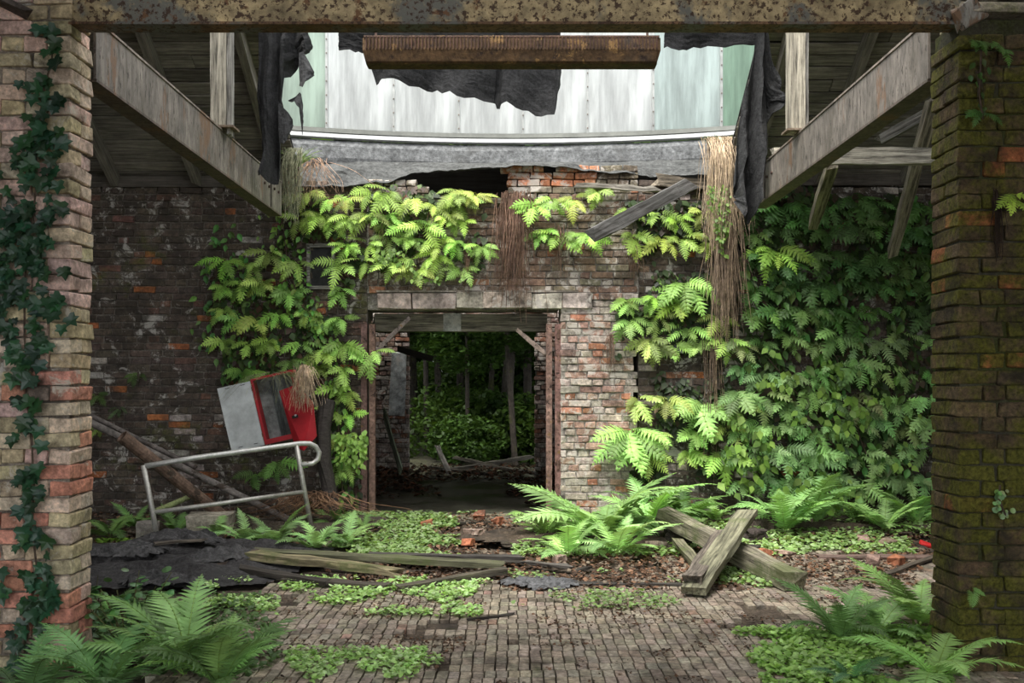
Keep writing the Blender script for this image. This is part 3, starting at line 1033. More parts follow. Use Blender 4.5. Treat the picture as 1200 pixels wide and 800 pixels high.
YD = YW - 0.02
dr = uprights('steel_door_frame', [PX(643.5, YD), PX(654, YD)], YD, 2.16, 'brown riveted steel uprights at the right side of the doorway', (0.26, 0.155, 0.125))
dl = uprights('steel_door_frame', [PX(436, YD), PX(426.5, YD)], YD, 2.16, 'brown riveted steel uprights at the left side of the doorway', (0.20, 0.125, 0.105))
for k, (zz) in enumerate((0.62, 1.15, 2.05)):
    MB().tube([(0.10, 0, zz - 0.05), (0.10, 0, zz + 0.05)], 0.02, 8).build('hinge', M_rust, dr, color=(0.15, 0.09, 0.07))
beam_between('brace', P(608, 388, YD + .05), P(641, 416, YD + .02), 0.03, 0.045, M_rust, (0.34, 0.26, 0.22), dr)
beam_between('brace', P(478, 374, YD + .05), P(440, 412, YD + .02), 0.03, 0.045, M_rust, (0.22, 0.18, 0.16), dl)
# timber head behind the lintel
hd = beam_between('door_head_timber', (DX0, YW + 0.40, 2.20), (PX(640, YW + .4), YW + 0.40, 2.20), 0.14, 0.20, M_wood, (0.36, 0.32, 0.25), seed=15,
                  label='dark timber head beam across the doorway with one whitened patch', cat='beam')
hd2 = MB().box((0, 0, 0), (0.20, 0.012, 0.205)).build('whitened_patch', M_plaster, hd, (PX(530, YW + .33) - hd.location.x, -0.082, 0), color=(0.50, 0.49, 0.46))
# threshold
timber((DX0, YW + 0.1, 0.0), (DX1, YW + 0.1, 0.0), 0.12, 0.05, 'pale worn threshold strip across the doorway', (0.40, 0.36, 0.28), seed=16, name='threshold', cat='threshold')

# ------------------------------------------------------------------ room behind and its broken rear wall
Y2 = 15.2
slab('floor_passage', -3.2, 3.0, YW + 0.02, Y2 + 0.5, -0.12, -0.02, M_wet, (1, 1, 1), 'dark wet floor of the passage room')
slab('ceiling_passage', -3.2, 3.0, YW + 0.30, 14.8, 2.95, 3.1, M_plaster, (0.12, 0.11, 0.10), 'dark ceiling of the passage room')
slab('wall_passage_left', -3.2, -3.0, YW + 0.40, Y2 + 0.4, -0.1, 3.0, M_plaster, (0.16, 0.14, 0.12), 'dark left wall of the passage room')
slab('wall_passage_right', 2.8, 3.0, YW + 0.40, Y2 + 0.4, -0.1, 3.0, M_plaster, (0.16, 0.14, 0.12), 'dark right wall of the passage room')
ox0, ox1, oz = PX(480, Y2), PX(626, Y2), 2.42
w2 = slabs('wall_rear', [(-3.0, ox0 - 0.03, Y2 + .03, Y2 + .3, -0.1, 3.0), (ox1 + 0.03, 2.8, Y2 + .03, Y2 + .3, -0.1, 3.0), (ox0 - 0.03, ox1 + 0.03, Y2 + .03, Y2 + .3, oz, 3.0)],
           M_mortar, (0.14, 0.12, 0.10), 'broken rear brick wall with an opening to the woods')
j2 = lambda z: 0.05 * math.sin(z * 5) + 0.03 * math.sin(z * 17)
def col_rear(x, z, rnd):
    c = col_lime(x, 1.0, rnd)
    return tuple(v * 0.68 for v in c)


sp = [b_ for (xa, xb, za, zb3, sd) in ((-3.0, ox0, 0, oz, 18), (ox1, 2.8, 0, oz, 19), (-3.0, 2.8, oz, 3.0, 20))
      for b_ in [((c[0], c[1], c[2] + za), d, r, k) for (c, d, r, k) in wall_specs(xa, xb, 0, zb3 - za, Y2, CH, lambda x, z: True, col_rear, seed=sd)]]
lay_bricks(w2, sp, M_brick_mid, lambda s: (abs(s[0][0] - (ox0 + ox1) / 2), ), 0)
# plaster patch beside the opening
g = brick_geo(0.26, 0.03, 1.0, R, 0.03)
MB().add(*g).build('plaster_patch', M_plaster, w2, (PX(467, Y2) , Y2 - 0.04, 1.50), color=(0.46, 0.48, 0.475))
timber(P(467, 409, 14.6), P(505, 420, 14.9), 0.05, 0.10, 'dark stub of timber jutting across the far opening at its top left', (0.05, 0.045, 0.04), mat=M_char, seed=19)
timber(P(450, 482, 12.9), P(470, 552, 12.3), 0.02, 0.12, 'greenish plank leaning beside the left jamb of the far opening', (0.40, 0.46, 0.33), seed=20, name='plank', cat='plank', mat=M_woodmoss)

# ------------------------------------------------------------------ leaves: fronds
def frond_mesh(name, npin, width, droop, teeth, seed, broad=1.0, mat=None, lift=0.0):
    """unit-long frond, base at origin, running along +Y, curving down"""
    rr = random.Random(seed)
    mb = MB()
    ns = 26
    pts = [Vector((0, 0, 0))]
    side = rr.uniform(-0.25, 0.25)
    dirs = []
    for i in range(ns):
        t = i / ns
        a = lift - droop * (t ** 1.25)
        b_ = side * t
        d = Vector((math.sin(b_) * math.cos(a), math.cos(b_) * math.cos(a), math.sin(a)))
        dirs.append(d)
        pts.append(pts[-1] + d / ns)
    dirs.append(dirs[-1])
    mb.tube(pts[::2], [0.006 * (1 - 0.7 * i / 13) + 0.001 for i in range(len(pts[::2]))], 3, col=(0.85, 0.8, 0.55), cap=False)
    for i in range(npin):
        t = 0.13 + 0.87 * (i + 0.3) / npin
        u = (t - 0.13) / 0.87
        L = width * (math.sin(PI * min(1, (u * 0.80 + 0.16)) ** 0.85) ** 0.8) * (1 if u < 0.93 else 0.7)
        if u > 0.6:
            L *= (1 - (u - 0.6) / 0.4) ** 0.65 + 0.04
        k = min(ns - 1, int(t * ns))
        fr = t * ns - k
        p0 = pts[k].lerp(pts[k + 1], fr)
        d = dirs[k]
        for s in (-1, 1):
            lat = Vector((s, 0, 0)) - d * d.x * s
            lat.normalize()
            nrm = d.cross(lat) * -s
            nrm = nrm if nrm.z > 0 else -nrm
            ang_ = rr.uniform(0.30, 0.50) + 0.35 * u
            dirp = (lat * math.cos(ang_) + d * math.sin(ang_)).normalized()
            Lp = L * rr.uniform(0.88, 1.08)
            wp = (0.87 / npin) * 0.50 * broad
            wv = (d - dirp * d.dot(dirp)).normalized()
            sagp = rr.uniform(0.10, 0.28)
            up = rr.uniform(0.0, 0.12)
            base = len(mb.v)
            mids = []
            for q in range(teeth + 1):
                v = q / teeth
                mids.append(p0 + dirp * Lp * v + nrm * (up * Lp * v - sagp * Lp * v * v))
            tint = rr.uniform(0.85, 1.1)
            cc = (tint, tint, tint)
            for q in range(teeth):
                v = (q + 0.5) / teeth
                wl = wp * (1 - v ** 1.8) * (0.55 if q == 0 else 1.0) + 0.0015
                m0, m1 = mids[q], mids[q + 1]
                tipf = m0.lerp(m1, 0.85)
                bb = len(mb.v)
                e = nrm * (-wl * 0.25)
                if teeth <= 4:
                    wl2 = wp * (1 - ((q + 1) / teeth) ** 1.15) + 0.0008
                    wl1 = wp * (1 - (q / teeth) ** 1.15) * (0.8 if q == 0 else 1)
                    mb.v += [tuple(m0), tuple(m1), tuple(m1 + wv * wl2 + e), tuple(m0 + wv * wl1 + e), tuple(m1 - wv * wl2 + e), tuple(m0 - wv * wl1 + e)]
                    mb.c += [cc] * 6
                    mb.f += [(bb, bb + 1, bb + 2, bb + 3), (bb + 1, bb, bb + 5, bb + 4)]
                else:
                    mb.v += [tuple(m0), tuple(m1), tuple(tipf + wv * wl + e), tuple(tipf - wv * wl + e)]
                    mb.c += [cc] * 4
                    mb.f += [(bb, bb + 1, bb + 2), (bb + 1, bb, bb + 3)]
    return mb.mesh(name, mat or M_fern)


FR_WALL = [frond_mesh('frond', 11, 0.21, dr_, 3, 100 + i, 0.95, lift=0.25) for i, dr_ in enumerate((0.9, 1.1, 1.3, 0.7, 1.2))]
FR_BROAD = [frond_mesh('frond', 8, 0.24, dr_, 3, 200 + i, 1.2, lift=0.2) for i, dr_ in enumerate((0.8, 1.0, 1.25, 1.1))]
FR_GROUND = [frond_mesh('frond', 19, 0.21, dr_, 4, 300 + i, 1.05, lift=0.0) for i, dr_ in enumerate((0.9, 1.3, 1.7, 1.1))]


def fern(loc, size, n, color, label, group=None, kind='wall', seed=0, facing=0.0, spread=1.0, name='fern', meshes=None, cat='fern'):
    rr = random.Random(seed)
    root = empty(name, loc, label, cat, group)
    fk = 1.15
    for i in range(n):
        kk = fk * rr.uniform(0.8, 1.15)
        col = tuple(min(0.85, c * kk * rr.uniform(0.94, 1.06)) for c in color)
        if kind == 'wall':
            me = rr.choice(meshes or (FR_WALL + FR_BROAD[:2]))
            ph = facing + spread * (-1.6 + 3.2 * (i + rr.random()) / n)       # angle from straight down, in the plane of the wall
            ou = rr.uniform(0.35, 1.5)
            d = Vector((math.sin(ph), -ou, -math.cos(ph) * 0.9)).normalized()
            ref = Vector((rr.uniform(-.3, .3), -1.0, rr.uniform(0.3, 1.0)))
            tw = 0.25
        else:
            me = rr.choice(meshes or FR_GROUND)
            az = facing + 2 * PI * (i + rr.uniform(-.25, .25)) / n * spread
            el = rr.uniform(0.6, 1.3)
            d = Vector((math.sin(az) * math.cos(el), -math.cos(az) * math.cos(el), math.sin(el)))
            ref = Vector((0, 0, 1))
            tw = 0.35
        side = d.cross(ref).normalized()
        up = side.cross(d)
        M3 = Matrix((side, d, up)).transposed()
        e = (M3 @ Matrix.Rotation(rr.uniform(-tw, tw), 3, 'Y')).to_euler()
        s = size * rr.uniform(0.7, 1.12)
        off = Vector((rr.uniform(-.02, .02), rr.uniform(-0.01, .01), rr.uniform(-.02, .02)))
        link('frond', me, root, off, e, (s * rr.uniform(0.85, 1.2), s, s), col)
    return root


ORD = ['leftmost', 'second from the left', 'third from the left', 'fourth from the left', 'fifth from the left', 'sixth from the left', 'seventh from the left',
       'eighth from the left', 'ninth from the left', 'tenth from the left', 'eleventh from the left', 'twelfth from the left']


def fern_rows(rows, where, color, size, group, seed, n=(4, 7), meshes=None, name='fern', adj='fern', y=None):
    """rows: (row name, [px...], py); every plant gets the label of its own place"""
    rr = random.Random(seed)
    for (rname, pxs, py) in rows:
        for i, px in enumerate(pxs):
            Y = (y or YW - 0.03) - rr.uniform(0.0, 0.04)
            p = P(px + rr.uniform(-5, 5), py + rr.uniform(-8, 8), Y)
            if p.z > 3.72: p.y += 0.0
            c = tuple(k * rr.uniform(0.85, 1.15) for k in color)
            fern(p, size * rr.uniform(0.75, 1.15), rr.randint(*n), c, '%s %s, %s in the %s row %s' % (adj, '', ORD[i], rname, where) if False else '%s, %s in the %s row %s' % (adj, ORD[i], rname, where),
                 group, 'wall', rr.random(), meshes=meshes, name=name)


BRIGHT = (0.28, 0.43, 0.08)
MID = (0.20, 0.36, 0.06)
SHADED = (0.075, 0.155, 0.04)  # shade of the right roof is put into this green
rng = lambda a, b_, n: [a + (b_ - a) * i / (n - 1) for i in range(n)]
fern_rows([('top', rng(360, 555, 9), 232), ('second', rng(348, 545, 10), 258), ('third', rng(406, 560, 7), 284), ('lowest', rng(402, 540, 6), 306)],
          'left of the root tassels', BRIGHT, 0.38, 'ferns left of the root tassels over the doorway', 51, meshes=FR_WALL, adj='bright green fern')
fern_rows([('top', rng(270, 345, 4), 300), ('second', [262, 288, 314, 336, 404], 335), ('third', rng(258, 405, 7), 368), ('fourth', rng(262, 405, 6), 402), ('lowest', rng(285, 400, 5), 430)],
          'above the red box', (0.24, 0.40, 0.08), 0.34, 'leafy ferns above the red box', 52, meshes=FR_BROAD + FR_WALL[:2], adj='leafy fern')
fern_rows([('top', [394, 412], 452), ('second', [392, 408], 482), ('third', [396, 410], 512), ('lowest', [394, 408], 545)],
          'down the left door jamb', (0.27, 0.44, 0.08), 0.32, 'ferns down the left door jamb', 53, adj='small fern')
fern_rows([('upper', [632, 652, 676], 238), ('lower', [640, 660, 684], 276)], 'right of the root tassels', BRIGHT, 0.36, 'ferns right of the root tassels', 54, adj='narrow bright fern')
fern_rows([('top', rng(740, 825, 4), 250), ('second', rng(745, 830, 4), 280), ('lowest', rng(735, 800, 3), 345)], 'beside the slanting dark board', BRIGHT, 0.36,
          'ferns beside the slanting dark board', 55, adj='yellow-green fern')
fern_rows([('top', rng(735, 845, 4), 375), ('second', rng(760, 850, 4), 405), ('third', rng(745, 855, 4), 465), ('fourth', rng(735, 850, 4), 500), ('lowest', rng(760, 850, 3), 535)],
          'right of the lime-washed pier', (0.32, 0.50, 0.12), 0.38, 'ferns right of the lime-washed pier', 56, adj='full-fronded fern')
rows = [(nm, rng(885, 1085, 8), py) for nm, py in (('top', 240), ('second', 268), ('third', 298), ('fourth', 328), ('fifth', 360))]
fern_rows(rows, 'under the right roof', SHADED, 0.40, 'shaded wall ferns under the right roof', 57, meshes=FR_BROAD, adj='dark broad-leaved fern')
rows = [(nm, rng(868, 1085, 9), py) for nm, py in (('top', 398), ('second', 430), ('third', 462), ('fourth', 494), ('fifth', 526), ('lowest', 556))]
fern_rows(rows, 'low on the right wall', (0.22, 0.37, 0.13), 0.38, 'wall ferns low on the right wall', 58, meshes=FR_BROAD + FR_WALL[:2], adj='grey-green fern')
# single, larger ferns on the walls
for (px, py, s, n, lab, c) in (
        (905, 292, 0.55, 10, 'pale bright fern fan beside the hanging grass, at the edge of the roof shade', (0.28, 0.48, 0.08)),
        (436, 412, 0.42, 5, 'pale green fern reaching over the left door jamb', (0.30, 0.50, 0.12)),
        (738, 505, 0.62, 10, 'big pale fern sprawling from the pier foot toward the doorway', (0.27, 0.46, 0.12)),
        (820, 470, 0.55, 9, 'broad pale fern beneath the hanging root bundle', (0.25, 0.43, 0.12)),
        (800, 330, 0.55, 9, 'large bright fern left of the hanging root bundle', (0.26, 0.46, 0.10)),
        (300, 555, 0.30, 6, 'solitary fern on the dark wall under the railing curve', (0.13, 0.25, 0.06)),
        (325, 540, 0.38, 5, 'drooping solitary fern on the dark wall below the red box', (0.16, 0.30, 0.07)),
        (163, 438, 0.20, 5, 'tiny fern on the soot-dark wall between pillar and red box', (0.10, 0.17, 0.05)),
        (115, 462, 0.20, 4, 'tiny fern on the soot-dark wall right beside the ivy pillar', (0.12, 0.2, 0.05)),
        (140, 478, 0.18, 4, 'tiny dull fern low on the soot-dark wall above the pipes', (0.09, 0.15, 0.06)),
        (118, 500, 0.2, 4, 'tiny yellowish fern on the dark wall just above the long pipe', (0.16, 0.24, 0.05)),
        (538, 236, 0.34, 7, 'fern rooted on the wall top beneath the dark gap', BRIGHT),
        (700, 222, 0.30, 7, 'fern sprouting on the wall top under the red bricks', BRIGHT)):
    fern(P(px, py, YW - 0.015), s, n, c, lab, kind='wall', seed=px + py)

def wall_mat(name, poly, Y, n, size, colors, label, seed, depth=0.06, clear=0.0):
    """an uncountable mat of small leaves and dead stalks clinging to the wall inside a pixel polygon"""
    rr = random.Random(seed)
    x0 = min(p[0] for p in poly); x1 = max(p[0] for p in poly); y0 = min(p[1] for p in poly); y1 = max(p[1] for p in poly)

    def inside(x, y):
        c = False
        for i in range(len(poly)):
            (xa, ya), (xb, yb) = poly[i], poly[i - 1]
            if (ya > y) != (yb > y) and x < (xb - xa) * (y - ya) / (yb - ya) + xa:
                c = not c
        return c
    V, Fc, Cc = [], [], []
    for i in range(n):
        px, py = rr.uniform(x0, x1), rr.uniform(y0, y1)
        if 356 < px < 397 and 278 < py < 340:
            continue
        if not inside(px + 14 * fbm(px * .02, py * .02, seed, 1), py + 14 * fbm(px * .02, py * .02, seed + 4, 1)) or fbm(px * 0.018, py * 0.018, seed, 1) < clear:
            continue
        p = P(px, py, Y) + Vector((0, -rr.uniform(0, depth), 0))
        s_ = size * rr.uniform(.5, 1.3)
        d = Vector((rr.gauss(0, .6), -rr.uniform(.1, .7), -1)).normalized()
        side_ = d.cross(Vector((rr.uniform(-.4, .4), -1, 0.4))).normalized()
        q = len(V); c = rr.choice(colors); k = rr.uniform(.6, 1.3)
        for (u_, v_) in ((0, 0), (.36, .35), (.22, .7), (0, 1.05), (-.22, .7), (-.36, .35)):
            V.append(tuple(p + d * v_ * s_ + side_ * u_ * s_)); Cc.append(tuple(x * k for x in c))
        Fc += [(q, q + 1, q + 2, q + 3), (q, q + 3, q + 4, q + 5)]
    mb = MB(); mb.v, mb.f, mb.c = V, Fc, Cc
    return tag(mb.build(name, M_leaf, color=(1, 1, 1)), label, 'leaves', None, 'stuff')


GAP_SHADE = [(0.035, 0.065, 0.018), (0.05, 0.09, 0.022), (0.03, 0.045, 0.018), (0.06, 0.045, 0.028)]  # dark leaf colours painted for the shadow gaps between fronds
wall_mat('leaf_mat', [(868, 228), (1110, 215), (1110, 600), (1000, 590), (880, 560), (855, 470), (870, 340)], YW - 0.03, 15000, 0.10, GAP_SHADE, 'mat of small dark leaves behind the ferns of the right wall', 201)
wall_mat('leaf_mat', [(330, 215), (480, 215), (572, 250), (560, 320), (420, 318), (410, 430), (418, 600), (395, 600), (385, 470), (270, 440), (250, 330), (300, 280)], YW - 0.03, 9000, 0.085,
         GAP_SHADE[:2] + [(0.09, 0.15, 0.03), (0.07, 0.04, 0.025)], 'mat of small leaves and dead stalks behind the left wall ferns', 202)
wall_mat('leaf_mat', [(735, 235), (850, 235), (860, 560), (740, 560), (775, 440), (720, 420), (725, 360), (770, 330)], YW - 0.03, 7000, 0.085, GAP_SHADE, 'mat of dark leaves behind the ferns right of the pier', 203, clear=-0.15)
BL = [(0.22, 0.38, 0.07), (0.28, 0.44, 0.09), (0.16, 0.30, 0.05)]
wall_mat('leaf_sprays', [(868, 400), (1000, 430), (1100, 500), (1100, 600), (880, 590), (790, 560), (850, 470)], YW - 0.12, 1500, 0.10, BL, 'loose sprays of small bright leaves low on the right wall', 204, depth=0.2, clear=0.02)
wall_mat('leaf_sprays', [(820, 205), (850, 200), (862, 260), (848, 300), (825, 260)], YW - 0.34, 900, 0.045, BL, 'spray of tiny leaves over the straw-coloured grass mane', 205, depth=0.1)
wall_mat('leaf_sprays', [(388, 440), (420, 455), (430, 500), (424, 585), (394, 590)], YW - 0.14, 900, 0.06, BL, 'spray of tiny bright leaves down the left door jamb', 206, depth=0.1, clear=-0.1)
wall_mat('leaf_sprays', [(440, 285), (535, 290), (565, 300), (530, 330), (450, 325)], YW - 0.12, 900, 0.05, BL, 'spray of tiny bright leaves above the lintel', 207, depth=0.15, clear=-0.1)

# creeper with single leaves on the left wall edge
def leaf_mesh(name, kind, mat, seed=0):
    mb = MB()
    if kind == 'ivy':
        out = [(0, 0), (-.28, -.12), (-.55, .05), (-.40, .30), (-.62, .55), (-.25, .60), (0, 1.05), (.25, .60), (.62, .55), (.40, .30), (.55, .05), (.28, -.12)]
    elif kind == 'round':
        out = [(0, 0), (-.35, .12), (-.48, .45), (-.35, .8), (0, .98), (.35, .8), (.48, .45), (.35, .12)]
    else:
        out = [(0, 0), (-.2, .15), (-.30, .4), (-.2, .7), (0, 1.05), (.2, .7), (.30, .4), (.2, .15)]
    vs = [(0, .38, 0.06)] + [(x, y, -0.10 * abs(x) - 0.12 * y * y) for x, y in out]
    fs = [(0, i, i + 1) for i in range(1, len(out))] + [(0, len(out), 1)]
    mb.add(vs, fs)
    return mb.mesh(name, mat)


L_IVY = leaf_mesh('leaf', 'ivy', M_ivy)
L_ROUND = leaf_mesh('leaf', 'round', M_ivy)
L_OVAL = leaf_mesh('leaf', 'oval', M_leaf)


def vine(name, stems, Y, nleaf, size, color, label, cat, leafm, seed, spreadf, stemcol=(0.10, 0.07, 0.05), normal='front', group=None):
    """stems: list of pixel polylines on the plane at Y; leaves sit round them at a spread (px) given by spreadf(px,py)"""
    rr = random.Random(seed)
    o0 = P(stems[0][0][0], stems[0][0][1], Y)
    root = empty(name, o0, label, cat, group)
    pts_all = []
    for st in stems:
        pp = [P(x, y, Y) - o0 + Vector((rr.uniform(-.005, .005), -0.008, 0)) for x, y in st]
        MB().tube(pp, 0.0055, 5).build('stem', M_root, root, color=stemcol)
        for i in range(len(st) - 1):
            l = math.dist(st[i], st[i + 1])
            pts_all.append((st[i], st[i + 1], l))
    tot = sum(p[2] * spreadf(*p[0])[1] for p in pts_all)
    for (a, b_, l) in pts_all:
        w = spreadf(*a)
        k = max(1, round(nleaf * l * w[1] / tot))
        for q in range(k):
            t = rr.random()
            w2 = [spreadf(*a)[0] * (1 - t) + spreadf(*b_)[0] * t][0]
            px = a[0] + (b_[0] - a[0]) * t + max(-1.6, min(1.6, rr.gauss(0, 0.75))) * w2
            py = a[1] + (b_[1] - a[1]) * t + rr.gauss(0, 0.3) * w2
            p = P(px, py, Y) + Vector((0, -rr.uniform(0.008, 0.045), 0))
            if px > 92 and Y < 6: p.y += 0.02
            s = size * rr.uniform(0.6, 1.2)
            # hanging leaf: tip down and out of the wall
            e = Euler((-PI / 2 - rr.uniform(0.1, 0.7) + PI, rr.uniform(-.4, .4), PI))
            M3 = Matrix.Rotation(rr.gauss(0, 0.5), 3, 'Y') @ Euler((rr.uniform(-2.0, -1.3), 0, 0)).to_matrix() @ Matrix.Rotation(rr.uniform(-.35, .35), 3, 'Y')
            link('leaf', leafm, root, p - o0, M3.to_euler(), s, tuple(c * rr.uniform(0.75, 1.2) for c in color))
    return root


def ivy_spread(x, y):
    if y < 90: return (10, 0.5)
    if y < 140: return (18, 1.0)
    if y < 330: return (27, 1.6)
    if y < 400: return (34, 1.6)
    if y < 470: return (7, 0.5)
    if y < 650: return (12, 0.6)
    if y < 730: return (30, 1.5)
    return (16, 0.8)


vine('ivy', [[(60, 30), (62, 70), (50, 110), (48, 150), (45, 200), (40, 250), (32, 300), (30, 350), (30, 395), (33, 430), (34, 470), (38, 520), (40, 570), (38, 620), (44, 665), (40, 700), (34, 735), (32, 780)]],
     LPY0 - 0.02, 290, 0.076, (0.028, 0.075, 0.035), 'dark green ivy climbing the pale left brick pillar', 'ivy', L_IVY, 61, ivy_spread)
vine('ivy', [[(20, 240), (8, 290), (4, 350), (2, 390)]], LPY0 - 0.02, 70, 0.06, (0.028, 0.072, 0.035), 'second ivy strand at the left edge of the pale pillar', 'ivy', L_IVY, 62, lambda x, y: (14, 1))
vine('climbing_plant', [[(262, 262), (268, 300), (275, 350), (262, 400), (268, 440)], [(290, 300), (300, 360), (305, 420), (285, 440)], [(255, 300), (250, 360), (252, 400)]],
     YW - 0.05, 170, 0.095, (0.11, 0.24, 0.06), 'leafy climber on the dark wall at the left edge of the ferns', 'climber', L_OVAL, 63, lambda x, y: (16, 1))
vine('climbing_plant', [[(330, 250), (336, 300), (350, 352), (384, 400), (392, 450), (398, 520), (402, 590)]],
     YW - 0.10, 190, 0.08, (0.17, 0.33, 0.07), 'light green climber winding from the girder end down the door jamb', 'climber', L_OVAL, 64, lambda x, y: (20, 1) if y < 400 else (11, 0.6))
vine('climbing_plant', [[(880, 260), (930, 330), (980, 420), (1010, 520), (1040, 590)], [(1080, 240), (1050, 330), (1000, 380)], [(900, 420), (950, 480), (1000, 560)]],
     YW - 0.12, 290, 0.12, (0.10, 0.20, 0.05), 'broad-leaved climber threading through the ferns on the right wall', 'climber', L_OVAL, 65, lambda x, y: (40, 1))
vine('climbing_plant', [[(1172, 568), (1170, 585), (1178, 604)]], RPY0 - 0.02, 26, 0.03, (0.22, 0.36, 0.13), 'tiny pale creeper on the face of the mossy pillar', 'climber', L_ROUND, 66, lambda x, y: (5, 1))
vine('climbing_plant', [[(1150, 60), (1146, 110), (1150, 140)]], RPY0 - 0.03, 14, 0.04, (0.06, 0.12, 0.03), 'dark creeper sprig high on the mossy pillar', 'climber', L_OVAL, 67, lambda x, y: (12, 1))

for (px, py, s, n, lab, c) in (
        (1140, 52, 0.16, 5, 'small fern near the top of the mossy pillar, left of two', (0.09, 0.18, 0.04)),
        (1170, 55, 0.16, 4, 'small fern near the top of the mossy pillar, right of two', (0.09, 0.18, 0.04)),
        (1152, 130, 0.14, 3, 'fern sprig hanging mid-high on the mossy pillar', (0.06, 0.13, 0.03)),
        (1186, 230, 0.19, 4, 'bright yellow-green fern at the right edge of the mossy pillar', (0.34, 0.50, 0.07)),
        (1140, 690, 0.12, 3, 'little fern low on the mossy pillar', (0.13, 0.25, 0.06))):
    fern(P(px, py, RPY0 - 0.03), s, n, c, lab, kind='wall', seed=px + py, spread=0.8)


# ------------------------------------------------------------------ hanging roots and dry grass
def strands(name, px, py, w, L, n, Y, color, label, seed, r=0.003, wave=0.02, flare=1.0, cat='roots', out=0.10, mat=None, up=0.0, group=None, jit=0.7):
    rr = random.Random(seed)
    o0 = P(px, py, Y)
    mb = MB()
    W = w / F * Y
    for i in range(n):
        x = rr.gauss(0, .26) * W
        z0_ = rr.uniform(-0.02, 0.05)
        l = L / F * Y * rr.triangular(1 - jit, 1.05, 0.75)
        pts = []
        ox = (x * 0.9 + rr.gauss(0, .30) * W) * flare
        oy = -rr.uniform(0, out)
        m = 7
        ph = rr.uniform(0, 6)
        for k in range(m + 1):
            t = k / m
            zup = up * 4 * t * (0.45 - t) if up else 0
            pts.append((x + (ox - x) * t ** 0.8 + wave * math.sin(ph + t * 6) * t, oy * min(1, t * 2.5) + 0.006 * math.sin(ph * 2 + t * 9), z0_ - l * t + zup))
        k = rr.uniform(0.65, 1.3)
        mb.tube(pts, [r * (1.1 - 0.7 * q / m) for q in range(m + 1)], 3, col=(k, k, k * rr.uniform(.85, 1)), cap=False)
    o = mb.build(name, mat or M_root, None, o0, color=color)
    return tag(o, label, cat, group)


RC = (0.21, 0.13, 0.10)
strands('hanging_roots', 604, 228, 34, 150, 110, YW - 0.10, RC, 'thickest brown root tassel hanging over the middle of the doorway lintel', 71, r=0.0045)
strands('hanging_roots', 588, 250, 14, 110, 28, YW - 0.09, RC, 'thin brown root tassel just left of the thickest one', 72)
strands('hanging_roots', 548, 285, 10, 75, 22, YW - 0.08, RC, 'short root tassel above the middle of the lintel, left of the thick one', 73)
strands('hanging_roots', 655, 265, 14, 70, 26, YW - 0.09, RC, 'short root tassel right of the thickest one', 74)
strands('hanging_roots', 740, 282, 20, 62, 36, YW - 0.10, RC, 'root tassel below the slanting dark board', 75)
strands('hanging_roots', 508, 250, 10, 60, 16, YW - 0.09, RC, 'sparse root tassel beneath the left part of the dark gap', 76)
strands('hanging_roots', 448, 250, 10, 55, 14, YW - 0.09, RC, 'sparse root tassel among the bright ferns left of the doorway', 77)
strands('hanging_roots', 715, 395, 16, 60, 26, YW - 0.10, RC, 'root wisps on the right flank of the lime-washed pier', 78)
strands('hanging_roots', 848, 245, 26, 165, 240, YW - 0.22, (0.30, 0.22, 0.17), 'massive brown root bundle hanging under the dry grass at right', 79, r=0.0045, out=0.16)
strands('hanging_roots', 835, 385, 26, 190, 26, YW - 0.16, (0.24, 0.17, 0.13), 'loose root strands trailing down from the massive root bundle', 80)
strands('hanging_roots', 1168, 232, 10, 82, 34, RPY0 - 0.02, (0.05, 0.032, 0.026), 'dark root tassel on the face of the mossy pillar', 81, out=0.03, wave=0.006)
strands('hanging_roots', 1147, 90, 8, 55, 12, RPY0 - 0.02, (0.05, 0.04, 0.03), 'fine dark roots high on the mossy pillar', 82, out=0.03, wave=0.006, r=0.002)
strands('dry_grass', 846, 165, 34, 110, 330, YW - 0.25, (0.50, 0.38, 0.28), 'straw-coloured grass mane hanging beside the crumpled black felt', 83, r=0.0034, wave=0.03, out=0.2, cat='grass', up=0.10)
strands('dry_grass', 344, 178, 20, 75, 90, YW - 0.35, (0.34, 0.34, 0.24), 'grey-green grass mane hanging at the left girder end', 84, r=0.003, wave=0.03, out=0.2, cat='grass', up=0.08)
strands('dry_grass', 366, 190, 36, 55, 50, YW - 0.2, (0.46, 0.30, 0.22), 'reddish dry grass hanging right of the left girder end', 85, r=0.003, wave=0.04, out=0.2, cat='grass', flare=2.0)
# grass tufts standing up round the mane
def tuft(name, px, py, Y, n, h, spread, color, label, seed, cat='grass', droop=0.5):
    rr = random.Random(seed)
    o0 = P(px, py, Y)
    mb = MB()
    for i in range(n):
        az = rr.uniform(0, 2 * PI)
        l = h * rr.uniform(0.5, 1.1)
        k = rr.uniform(0.2, 1) * spread
        pts = []
        for q in range(7):
            t = q / 6
            pts.append((math.cos(az) * k * t, math.sin(az) * k * t * 0.6, l * (t - droop * t * t)))
        kk = rr.uniform(0.7, 1.25)
        mb.tube(pts, [0.0030 * (1.05 - t_ / 6) + 0.0005 for t_ in range(7)], 3, col=(kk, kk, kk), cap=False)
    return tag(mb.build(name, M_leaf, None, o0, color=color), label, cat)


tuft('grass_tuft', 848, 178, YW - 0.18, 110, 0.40, 0.32, (0.34, 0.40, 0.14), 'green grass tuft sprouting on top of the straw-coloured mane', 91, droop=0.6)
tuft('grass_tuft', 350, 195, YW - 0.3, 70, 0.36, 0.30, (0.26, 0.36, 0.12), 'thin grass tuft at the left girder end', 92)

# ------------------------------------------------------------------ red metal box on the railing
def box_pose():
    return Matrix.Rotation(math.radians(0), 4, 'Z')


YBX = 9.62
